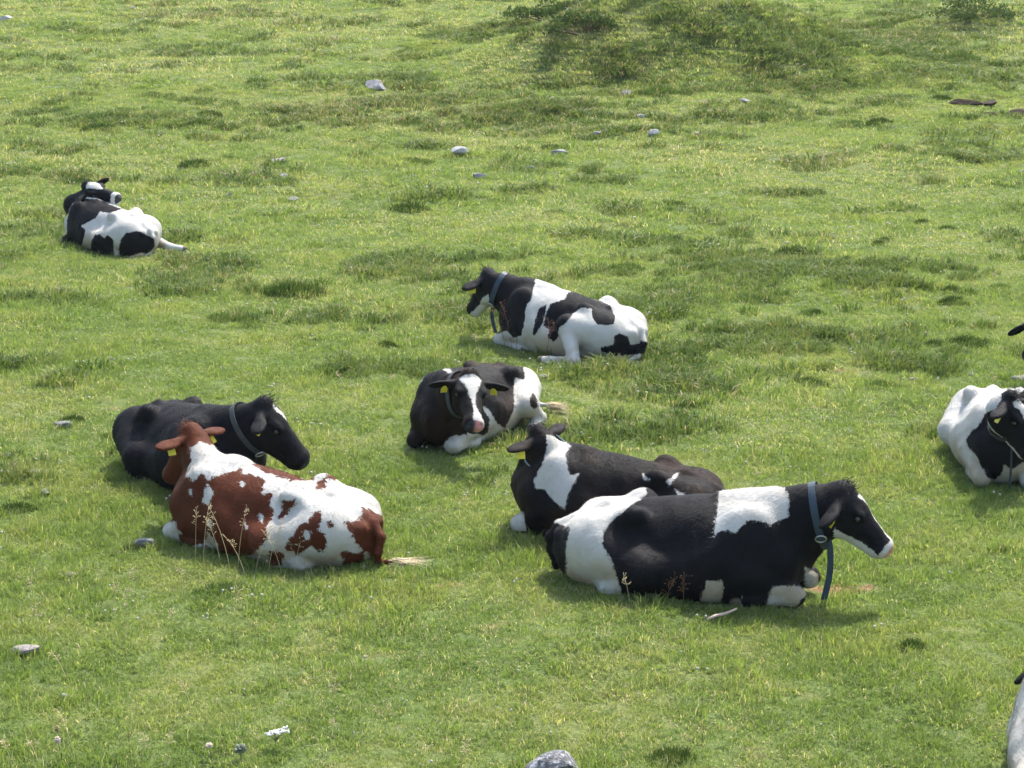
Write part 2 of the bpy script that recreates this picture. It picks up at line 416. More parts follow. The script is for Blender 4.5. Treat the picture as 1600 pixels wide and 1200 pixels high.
        for ax in range(3):
            b, c = (ax + 1) % 3, (ax + 2) % 3
            sl0 = [slice(1, None)] * 3; sl0[ax] = slice(0, -1)
            sl1 = [slice(1, None)] * 3; sl1[ax] = slice(1, None)
            A = ins[tuple(sl0)]; B = ins[tuple(sl1)]
            e = np.argwhere(A != B)
            e[:, b] += 1; e[:, c] += 1
            keep = (e[:, b] < n[b] - 1) & (e[:, c] < n[c] - 1) & (e[:, ax] < n[ax] - 1)
            e = e[keep]
            sgn = ins[tuple(e.T)]
            def cell(db, dc):
                k = e.copy(); k[:, b] += db; k[:, c] += dc
                return idx[tuple(k.T)]
            q = np.stack([cell(-1, -1), cell(0, -1), cell(0, 0), cell(-1, 0)], 1)
            q[~sgn] = q[~sgn][:, ::-1]
            Q.append(q)
        Q = np.concatenate(Q); Q = Q[(Q >= 0).all(1)]
        e = np.concatenate([Q[:, [0, 1]], Q[:, [1, 2]], Q[:, [2, 3]], Q[:, [3, 0]]])
        deg = np.bincount(e[:, 0], minlength=len(V)) + np.bincount(e[:, 1], minlength=len(V))
        for it in range(relax):
            for lam in (0.55, -0.45):
                av = np.stack([np.bincount(e[:, 0], V[e[:, 1], i], len(V)) + np.bincount(e[:, 1], V[e[:, 0], i], len(V)) for i in range(3)], 1) / deg[:, None]
                V = V + lam * (av - V)
        # uneven flesh: broad soft swellings and faint ribs
        x, y, z = V.T
        g = np.sin(19 * x + 5 * z + 1) * np.sin(15 * z - 7 * y) + 0.7 * np.sin(31 * x - 11 * z) * np.sin(27 * z + 9 * y + 2)
        rib = np.sin(58 * x + 14 * z) * np.exp(-((x - 0.16) / 0.2) ** 2) * np.exp(-((z - 0.36) / 0.16) ** 2)
        V = V + np.stack([np.zeros_like(x), np.sign(y) * (0.0028 * g + 0.003 * rib) * smooth01(np.abs(y) / 0.15), 0.0025 * g * (z > 0.3)], 1)
        lab = s.L[tuple(np.clip(np.round((V - s.lo) / s.h).astype(int), 0, n - 1).T)]
        return V, Q, lab

def poly_dist(P, poly):
    """signed distance of points P (n,2) to a closed outline, positive inside"""
    poly = np.asarray(poly, float)
    d = np.full(len(P), 1e9); ins = np.zeros(len(P), bool)
    for a, b in zip(poly, np.roll(poly, -1, 0)):
        ab = b - a; ap = P - a
        t = np.clip((ap @ ab) / max(ab @ ab, 1e-12), 0, 1)
        d = np.minimum(d, np.hypot(*(ap - t[:, None] * ab).T))
        c = ((a[1] > P[:, 1]) != (b[1] > P[:, 1])) & (P[:, 0] < (b[0] - a[0]) * (P[:, 1] - a[1]) / (b[1] - a[1] + 1e-12) + a[0])
        ins ^= c
    return np.where(ins, d, -d)

def unit(v):
    v = np.asarray(v, float); return v / np.linalg.norm(v)

BODY, NECK, HEAD, EAR, FORE, HIND, TAIL = range(7)

def hair_tuft(base, dirs, length, rad, n, seed, spread, droop=0.0, root=0.03, nx=4):
    """a lock of separate tapering strands"""
    rnd = random.Random(seed); parts = []
    b = Vector(base); d0 = Vector(dirs).normalized()
    for i in range(n):
        r = Vector((rnd.gauss(0, 1), rnd.gauss(0, 1), rnd.gauss(0, 1)))
        p = b + r * root * 0.55
        d = (d0 + Vector((rnd.gauss(0, 1), rnd.gauss(0, 1), rnd.gauss(0, 1))) * spread).normalized()
        l = length * rnd.uniform(0.6, 1.1)
        pts, rr = [], []
        for k in range(nx):
            t = k / (nx - 1)
            pts.append(p + d * (l * t) + Vector((0, 0, -droop * l * t * t)) + Vector((rnd.gauss(0, 1), rnd.gauss(0, 1), 0)) * (l * 0.05 * t))
            rr.append(rad * (1 - 0.85 * t))
        parts.append(tube(pts, rr, 3, True))
    return join_parts(parts)

def ear_axes(spec, Hm, sd):
    hx, hyv, hzv = Hm.T
    e = spec.get('ear', (0.25, 0.93, -0.15)); e = spec.get('ear_l' if sd > 0 else 'ear_r', e)
    ed = unit(Hm @ unit((e[0], e[1] * sd, e[2])))
    ef = unit(hx * 0.75 - hzv * 0.45); ef = unit(ef - ed * (ef @ ed)); eu = np.cross(ef, ed)
    return ed, eu, ef

FOOT = []       # ground covered by lying animals: (x, y) samples

def make_cow(key, spec, mats):
    hz = spec.get('voxel', 0.0125)
    sz = spec.get('scale', 1.0)
    curl, lean = spec.get('curl', 0.0), spec.get('lean', 0.0)
    P = np.array(spec['poll']); hx = unit(spec['nose'])
    up = unit(np.array(spec.get('crown', (0, 0, 1))))
    hzv = unit(up - hx * (up @ hx)); hyv = np.cross(hzv, hx)
    Hm = np.stack([hx, hyv, hzv], 1)
    hs = spec.get('head_scale', 1.06)
    def hp(x, y, z): return P + Hm @ np.array((x, y, z))
    def warp(p):
        return (p[0], p[1] + curl * p[0] ** 2 + lean * p[2], p[2])
    ext = np.stack([P, hp(.55, 0, 0), hp(0, .3, 0), hp(0, -.3, 0)] + [np.array(q) for q in spec.get('reach', [])])
    lo = np.minimum([-1.05, -0.75, -0.10], ext.min(0) - 0.14); hi = np.maximum([1.05, 0.75, 0.92], ext.max(0) + 0.14)
    S = Skin(lo, hi, hz)
    S.trunk(curl, lean, spec.get('fat', 1.0))
    # bony landmarks
    for sd in (1, -1):
        hk = spec.get('hook', {}).get(sd, 0.0)
        S.ell(warp((-0.30, 0.225 * sd, 0.555 + hk)), (0.075, 0.055, 0.05), None, 0.075, BODY)          # hook bones
        S.cone(warp((-0.30, 0.21 * sd, 0.54 + hk)), warp((-0.62, 0.18 * sd, 0.42)), 0.05, 0.07, 0.12, BODY)
        S.ell(warp((-0.83, 0.10 * sd, 0.34)), (0.05, 0.045, 0.05), None, 0.07, BODY)            # pin bones
        S.ell(warp((0.50, 0.20 * sd, 0.46)), (0.17, 0.10, 0.22), None, 0.10, BODY)              # shoulder blade
        S.ell(warp((0.70, 0.19 * sd, 0.31)), (0.11, 0.09, 0.12), None, 0.10, BODY)              # point of shoulder
        S.ell(warp((-0.10, 0.40 * sd, 0.49)), (0.20, 0.065, 0.11), None, 0.18, BODY, True)       # hollow flank
    S.cone(warp((-0.52, 0, 0.545)), warp((-0.86, 0, 0.375)), 0.045, 0.035, 0.07, BODY)
    S.cone(warp((0.28, 0, 0.65)), warp((0.60, 0, 0.67)), 0.05, 0.05, 0.07, BODY)              # withers
    # neck
    wob = np.array(warp((0.58, 0, 0.0)))
    n0 = wob + np.array((0, 0, 0.47)); n2 = hp(0.04 * hs, 0, -0.15 * hs)
    n1 = np.array(spec['neck']) if 'neck' in spec else (n0 + n2) / 2 + np.array((0.03, 0, 0.01))
    r0, r1, r2 = spec.get('neck_r', (0.25, 0.20, 0.155))
    la = np.cross((0, 0, 1), n1 - n0); la = unit(la); lb = unit(np.cross((0, 0, 1), n2 - n1))
    lb = unit(lb * 0.5 + hyv * 0.5 * (1 if lb @ hyv > 0 else -1))
    S.cone(n0, n1, r0, r1, 0.12, NECK, la, 0.68)
    S.cone(n1, n2, r1, r2, 0.06, NECK, lb, 0.72)
    S.cone(wob + np.array((0.18, 0, 0.30)), n1 + np.array((0.04, 0, -0.11)), 0.11, 0.09, 0.09, NECK, la, 0.5)   # dewlap
    # head
    def E_(c, r, k, lab_=HEAD, carve=False): S.ell(hp(c[0] * hs, c[1] * hs, c[2] * hs), np.array(r) * hs, Hm, k, lab_, carve)
    def C_(a_, b_, ra, rb, k, q=1.0): S.cone(hp(*(np.array(a_) * hs)), hp(*(np.array(b_) * hs)), ra * hs, rb * hs, k, HEAD, hyv, q)
    E_((0.11, 0, -0.095), (0.145, 0.112, 0.105), 0.05)
    C_((0.12, 0, -0.100), (0.42, 0, -0.150), 0.102, 0.070, 0.035, 0.88)
    E_((0.450, 0, -0.165), (0.066, 0.082, 0.076), 0.04)
    C_((0.10, 0, -0.215), (0.415, 0, -0.222), 0.085, 0.040, 0.05, 0.85)
    for sd in (1, -1):
        E_((0.13, 0.052 * sd, -0.18), (0.115, 0.060, 0.110), 0.04)
        E_((0.165, 0.088 * sd, -0.060), (0.055, 0.032, 0.030), 0.03)
        E_((0.19, 0.126 * sd, -0.088), (0.026, 0.022, 0.020), 0.012, HEAD, True)
        E_((0.506, 0.042 * sd, -0.140), (0.024, 0.016, 0.013), 0.010, HEAD, True)
        # ear: a cupped leaf on a short stalk
        ed, eu, ef = ear_axes(spec, Hm, sd)
        Em = np.stack([ed, eu, ef], 1)
        b = hp(0.035 * hs, 0.085 * sd * hs, -0.075 * hs)
        S.cone(b, b + ed * 0.09, 0.036, 0.036, 0.035, EAR)
        S.ell(b + ed * 0.155, (0.115, 0.066, 0.026), Em, 0.02, EAR)
        S.ell(b + ed * 0.155 + ef * 0.030, (0.092, 0.046, 0.026), Em, 0.008, EAR, True)
    E_((-0.002, 0, -0.025), (0.060, 0.070, 0.058), 0.05)
    # legs folded under or beside the body
    for sd, ch in spec['fore'].items():
        S.chain([warp((0.48, 0.24 * sd, 0.25))] + ch, [0.125, 0.068, 0.047, 0.046, 0.040][:len(ch) + 1], 0.06, FORE)
        S.ell(ch[0], (0.075, 0.066, 0.064), None, 0.03, FORE)
    for sd, ch in spec['hind'].items():
        hip = warp((-0.58, 0.19 * sd, 0.33))
        st = np.array(ch[0])
        S.cone(hip, st, 0.19, 0.115, 0.10, HIND)
        S.chain(ch, [0.105, 0.062, 0.042, 0.040, 0.038][:len(ch)], 0.045, HIND)
    tl = spec['tail']
    S.chain(tl, list(np.linspace(0.036, 0.016, len(tl))), 0.035, TAIL)
    V, Q, lab = S.surface()
    # --- coat markings
    coat = np.zeros(len(V))
    E = np.array(spec['chart']); wv = unit(E - (0, 0, 0.4))
    uv = unit(np.cross((0, 0, 1), wv)); vv = np.cross(wv, uv)
    c0 = np.array((0, 0, 0.4)); dv = V - E
    t = ((c0 - E) @ wv) / (dv @ wv)
    q = E + dv * t[:, None] - c0
    UV = np.stack([q @ uv, q @ vv], 1)
    def field(base, patches):
        f = np.full(len(V), 0.2 if base else -0.2)
        for sign, pts in patches:
            d = poly_dist(UV, pts)
            f = np.maximum(f, d) if sign > 0 else np.minimum(f, -d)
        return f
    hl = (V - P) @ Hm / hs                                   # head coordinates of every point
    coat = field(spec.get('base', 1), spec.get('patches', []))
    hf = np.full(len(V), 0.2 if spec.get('head_base', 1) else -0.2)
    if 'blaze' in spec:
        bz = np.array(spec['blaze'])
        hw = np.interp(hl[:, 0], bz[:, 0], bz[:, 1]); hc = np.interp(hl[:, 0], bz[:, 0], bz[:, 2])
        bf = hw - np.abs(hl[:, 1] - hc) - np.maximum(-0.105 - 0.16 * hl[:, 0] - hl[:, 2], 0) * 3
        hf = np.minimum(hf, -np.minimum(bf, (hl[:, 0] - 0.045)))
    if 'chin' in spec:                                  # white under the jaw: height of the border at the cheek and at the muzzle
        a, b = spec['chin']
        hf = np.minimum(hf, hl[:, 2] - np.interp(hl[:, 0], (0.0, 0.42), (a, b)))
    if 'muzzle' in spec:
        hf = np.minimum(hf, spec['muzzle'] - hl[:, 0])
    hf = np.where(lab == EAR, 0.2 if spec.get('head_base', 1) else -0.2, hf)
    ishead = (lab == HEAD) | (lab == EAR)
    coat = np.where(ishead, hf, coat)
    for part, val in spec.get('solid', {}).items():
        coat = np.where(lab == part, val, coat)
    skin = np.clip(0.5 + (np.maximum(hl[:, 0] - 0.482, 0.0) - 0.004) / 0.02, 0, 1) * (lab == HEAD) * (hl[:, 0] > 0.48) * (hl[:, 2] > -0.195)
    hoof = np.zeros(len(V))
    for ch in list(spec['fore'].values()) + list(spec['hind'].values()):
        if len(ch) > 2:
            hoof = np.maximum(hoof, np.clip(1.6 - np.linalg.norm(V - np.array(ch[-1]), axis=1) / 0.05, 0, 1))
    # --- object
    root = bpy.data.objects.new('cow', None)
    root.empty_display_size = 0.3
    x, y = spec['loc']; z = gz(x, y) + spec.get('lift', -0.015)
    root.location = (x, y, z); root.rotation_euler = (0, 0, math.radians(spec['heading'])); root.scale = (sz, sz, sz * spec.get('tall', 1.0))
    C.objects.link(root)
    tag(root, spec['label'], 'cow', 'cows resting on the pasture')
    me = big_mesh('body', V, Q, mats[spec.get('mat', 'black')])
    add_attr(me, 'coat', coat); add_attr(me, 'skin', skin); add_attr(me, 'hoof', hoof)
    add_attr(me, 'pink', np.clip(0.5 + spec.get('pink', -1.0) * 10 + (hl[:, 1] * spec.get('pink_side', 0.0)) * 40, 0, 1))
    body = bpy.data.objects.new('body', me); C.objects.link(body); body.parent = root
    # --- short coat: separate hairs lying along the skin
    nh = spec.get('hairs', 60000)
    rs_ = np.random.RandomState(hash_key(key))
    A_, B_, C_2, D_ = V[Q[:, 0]], V[Q[:, 1]], V[Q[:, 2]], V[Q[:, 3]]
    fn = np.cross(C_2 - A_, D_ - B_); area = np.linalg.norm(fn, axis=1)
    fn = fn / np.maximum(area, 1e-12)[:, None]
    ok_ = (skin[Q].max(1) < 0.1) & (hoof[Q].max(1) < 0.1) & (((A_ + C_2) / 2)[:, 2] > 0.0)
    pr_ = area * ok_; pick = rs_.choice(len(Q), nh, p=pr_ / pr_.sum())
    s_, t_ = rs_.uniform(size=(2, nh, 1))
    root_p = (A_[pick] * (1 - s_) + B_[pick] * s_) * (1 - t_) + (D_[pick] * (1 - s_) + C_2[pick] * s_) * t_
    nrm_ = fn[pick]; lb_ = lab[Q[pick, 0]]
    flow = np.tile((-0.75, 0.0, -0.55), (nh, 1)); hd_ = (lb_ == HEAD)[:, None]
    flow = np.where(hd_, -hx[None] * 0.6 + np.array((0, 0, -0.5)), flow) + rs_.normal(0, 0.28, (nh, 3))
    flow = flow - nrm_ * (flow * nrm_).sum(1, keepdims=True); flow /= np.maximum(np.linalg.norm(flow, axis=1, keepdims=True), 1e-6)
    ln_ = rs_.uniform(0.014, 0.028, (nh, 1)) * np.where(hd_ | (lb_ == EAR)[:, None], 0.6, 1.0) * np.where((lb_ == NECK)[:, None], 1.25, 1.0)
    tip = root_p + (flow * 0.93 + nrm_ * rs_.uniform(0.10, 0.42, (nh, 1))) * ln_
    side = np.cross(flow, nrm_) * rs_.uniform(0.0012, 0.0022, (nh, 1))
    HV = np.empty((nh, 3, 3)); HV[:, 0] = root_p - side - nrm_ * 0.001; HV[:, 1] = root_p + side - nrm_ * 0.001; HV[:, 2] = tip
    hm = big_mesh('fur', HV.reshape(-1, 3), np.arange(nh * 3).reshape(-1, 3), mats[spec.get('mat', 'black')], False)
    hc_ = np.repeat(coat[Q[pick]].mean(1) + rs_.normal(0, 0.0035, nh), 3)
    add_attr(hm, 'coat', hc_)
    for nm_ in ('skin', 'hoof', 'pink'): add_attr(hm, nm_, np.zeros(nh * 3))
    fur = bpy.data.objects.new('fur', hm); C.objects.link(fur); fur.parent = root; fur['kind'] = 'stuff'
    # --- eyes
    for sd in (1, -1):
        vs_, fs_ = uv_sphere(hp(0.188 * hs, 0.102 * sd * hs, -0.086 * hs), 0.023)
        mesh_obj('eye', vs_, fs_, mats['eye'], root)
    # --- hair on the crown and the tail switch
    hair_m = mats[spec.get('hair', 'hair_black')]
    vs_, fs_ = hair_tuft(hp(0.01, 0, -0.02), Hm @ np.array((0.1, 0, 1.0)), spec.get('tuft', 0.055), 0.0024, 460, hash_key(key), 0.45, 0.35, 0.060)
    tag(mesh_obj('crown_hair', vs_, fs_, hair_m, root), kind='stuff')
    te = np.array(tl[-1]); td = unit(te - np.array(tl[-2]))
    vs_, fs_ = hair_tuft(te - td * 0.02, td, spec.get('switch', 0.24), 0.0026, 150, hash_key(key) + 1, 0.10, 0.02 if spec.get('switch_flat') else 0.10, 0.03, 5)
    sw_ = np.array([tuple(v_) for v_ in vs_])
    tag(mesh_obj('tail_switch', vs_, fs_, mats[spec.get('switch_mat', 'hair_straw')], root), kind='stuff')
    # --- yellow ear tags
    for sd in spec.get('tags', (1, -1)):
        ed, eu, ef = ear_axes(spec, Hm, sd)
        b = hp(0.035 * hs, 0.085 * sd * hs, -0.075 * hs) + ed * 0.125
        dn = np.array((0, 0, -1.0)); dn = unit(dn - ef * (dn @ ef) * 0.8)
        w_ = unit(np.cross(dn, ef)); nrm = np.cross(w_, dn)
        for face in spec.get('tag_faces', (1,)):
            prof = [(-0.012, 0.0), (0.012, 0.0), (0.030, 0.028), (0.030, 0.072), (-0.030, 0.072), (-0.030, 0.028)]
            off = b + ef * (0.030 * face) + nrm * 0
            vs2 = [off + w_ * px + dn * (py - 0.01) + ef * (0.003 * s2 + 0.012 * py / 0.07 * face) for s2 in (-1, 1) for px, py in prof]
            n6 = len(prof)
            fs2 = [tuple(range(n6 - 1, -1, -1)), tuple(range(n6, 2 * n6))] + [(i, (i + 1) % n6, n6 + (i + 1) % n6, n6 + i) for i in range(n6)]
            mesh_obj('ear_tag', vs2, fs2, mats['tag'], root, False)
    # --- neck strap
    if 'collar' in spec:
        cs = spec['collar']
        tt = cs.get('t', 0.5)
        c = n1 * (1 - tt) + n2 * tt
        ax = unit(n2 - n1)
        tilt = cs.get('tilt', 0.0)
        lat = unit(np.cross((0, 0, 1), ax)); dnv = -np.cross(ax, lat)
        ax = unit(ax + dnv * tilt); dnv = unit(dnv - ax * (dnv @ ax)); lat = np.cross(ax, dnv)
        N = 48; ringpts = []
        for i in range(N):
            th = 2 * math.pi * i / N
            dr = dnv * math.cos(th) + lat * math.sin(th)
            rs = np.arange(0.03, 0.45, 0.004)
            vals = S.value(c + dr * rs[:, None])
            j = np.argmax(vals > 0)
            r = min(rs[j] if vals.max() > 0 else 0.2, 1.18 * (r1 * (1 - tt) + r2 * tt))
            ringpts.append(r)
        ringpts = np.array(ringpts)
        for _ in range(3): ringpts = np.maximum(ringpts, (np.roll(ringpts, 1) + np.roll(ringpts, -1)) / 2)
        hang = cs.get('slack', 0.012)
        Vc, Fc = [], []
        wd = cs.get('width', 0.024)
        for i in range(N):
            th = 2 * math.pi * i / N
            dr = dnv * math.cos(th) + lat * math.sin(th)
            r = ringpts[i] + 0.006 + hang * max(0, math.cos(th))
            for (o, a_) in ((0, -wd), (0.007, -wd), (0.007, wd), (0, wd)):
                Vc.append(c + dr * (r + o) + ax * a_)
        for i in range(N):
            j = (i + 1) % N
            for e_ in range(4):
                Fc.append((i * 4 + e_, i * 4 + (e_ + 1) % 4, j * 4 + (e_ + 1) % 4, j * 4 + e_))
        cm = mats[cs.get('mat', 'strap_blue')]
        strap = mesh_obj('neck_strap', Vc, Fc, cm, root, False)
        if 'ring' in cs:
            th = cs['ring']
            dr = dnv * math.cos(th) + lat * math.sin(th)
            i = int(round(th / (2 * math.pi) * N)) % N
            rc = c + dr * (ringpts[i] + 0.02) + dnv * 0.02
            tang = unit(np.cross(ax, dr))
            rp = [rc + tang * 0 + ax * (0.036 * math.cos(a)) + tang * (0.036 * math.sin(a)) for a in np.linspace(0, 2 * math.pi, 25)]
            v_, f_ = tube(rp, 0.0055, 6, False)
            mesh_obj('ring', v_, f_, mats['steel'], strap)
        if 'tongue' in cs:
            pts = [np.array(p) for p in cs['tongue']]
            pts = catmull(pts, 8)
            wv_ = unit(cs.get('tongue_side', (1, 0.15, 0)))
            tv, tf = [], []
            for i, p in enumerate(pts):
                tg = unit(pts[min(i + 1, len(pts) - 1)] - pts[max(i - 1, 0)])
                nn = unit(np.cross(tg, wv_))
                for (o, a_) in ((-0.004, -0.021), (0.004, -0.021), (0.004, 0.021), (-0.004, 0.021)):
                    tv.append(p + wv_ * a_ + nn * o)
            for i in range(len(pts) - 1):
                for e_ in range(4):
                    tf.append((i * 4 + e_, i * 4 + (e_ + 1) % 4, (i + 1) * 4 + (e_ + 1) % 4, (i + 1) * 4 + e_))
            tf += [(3, 2, 1, 0), tuple((len(pts) - 1) * 4 + e_ for e_ in range(4))]
            mesh_obj('strap_end', tv, tf, cm, strap, False)
    # footprint for the grass
    M = Matrix.Rotation(math.radians(spec['heading']), 3, 'Z')
    Mn = np.array(M)
    lowv = np.concatenate([V[V[:, 2] < 0.055], sw_[sw_[:, 2] < 0.13]]) * sz
    W = lowv @ Mn.T
    FOOT.append((x + W[:, 0], y + W[:, 1]))
    return root

def hash_key(k): return sum(ord(c) * (i + 7) for i, c in enumerate(k))

def catmull(pts, n):
    out = []
    for i in range(len(pts) - 1):
        p0, p1, p2, p3 = pts[max(i - 1, 0)], pts[i], pts[i + 1], pts[min(i + 2, len(pts) - 1)]
        for k in range(n):
            t = k / n
            out.append(0.5 * (2 * p1 + (p2 - p0) * t + (2 * p0 - 5 * p1 + 4 * p2 - p3) * t * t + (3 * p1 - p0 - 3 * p2 + p3) * t ** 3))
    out.append(pts[-1])
    return out

def uv_sphere(c, r, nu=10, nv=7):
    V, F = [], []
    for j in range(nv + 1):
        ph = math.pi * j / nv
        for i in range(nu):
            th = 2 * math.pi * i / nu
            V.append((c[0] + r * math.sin(ph) * math.cos(th), c[1] + r * math.sin(ph) * math.sin(th), c[2] + r * math.cos(ph)))
    for j in range(nv):
        for i in range(nu):
            F.append((j * nu + i, (j + 1) * nu + i, (j + 1) * nu + (i + 1) % nu, j * nu + (i + 1) % nu))
    return V, F

MATS = {
    'black': coat_mat('coat_black_white', (0.0065, 0.0065, 0.008)),
    'rusty': coat_mat('coat_rusty_black_white', (0.0065, 0.006, 0.0065), bleach=(0.030, 0.016, 0.011), bleach_amt=0.75),
    'red': coat_mat('coat_red_white', (0.078, 0.021, 0.0085), ragged=0.020),
    'eye': simple_mat('eye', (0.01, 0.008, 0.007), 0.12, spec=0.6),
    'hair_black': simple_mat('hair_black', (0.012, 0.012, 0.013), 0.6),
    'hair_red': simple_mat('hair_red', (0.15, 0.045, 0.02), 0.6),
    'hair_straw': simple_mat('hair_straw', (0.62, 0.47, 0.27), 0.7, (0.72, 0.62, 0.45), 30),
    'hair_white': simple_mat('hair_white', (0.72, 0.66, 0.55), 0.7),
    'tag': simple_mat('tag_yellow', (0.72, 0.60, 0.05), 0.45),
    'strap_blue': simple_mat('strap_blue', (0.026, 0.042, 0.058), 0.55, (0.036, 0.056, 0.075), 12),
    'strap_grey': simple_mat('strap_grey', (0.03, 0.036, 0.036), 0.6, (0.05, 0.056, 0.056), 12),
    'strap_pale': simple_mat('strap_pale', (0.16, 0.21, 0.25), 0.6, (0.22, 0.27, 0.31), 12),
    'steel': simple_mat('steel', (0.5, 0.5, 0.5), 0.35, spec=0.6),
}
for n_ in ('steel',):
    MATS[n_].node_tree.nodes['Principled BSDF'].inputs['Metallic'].default_value = 0.9

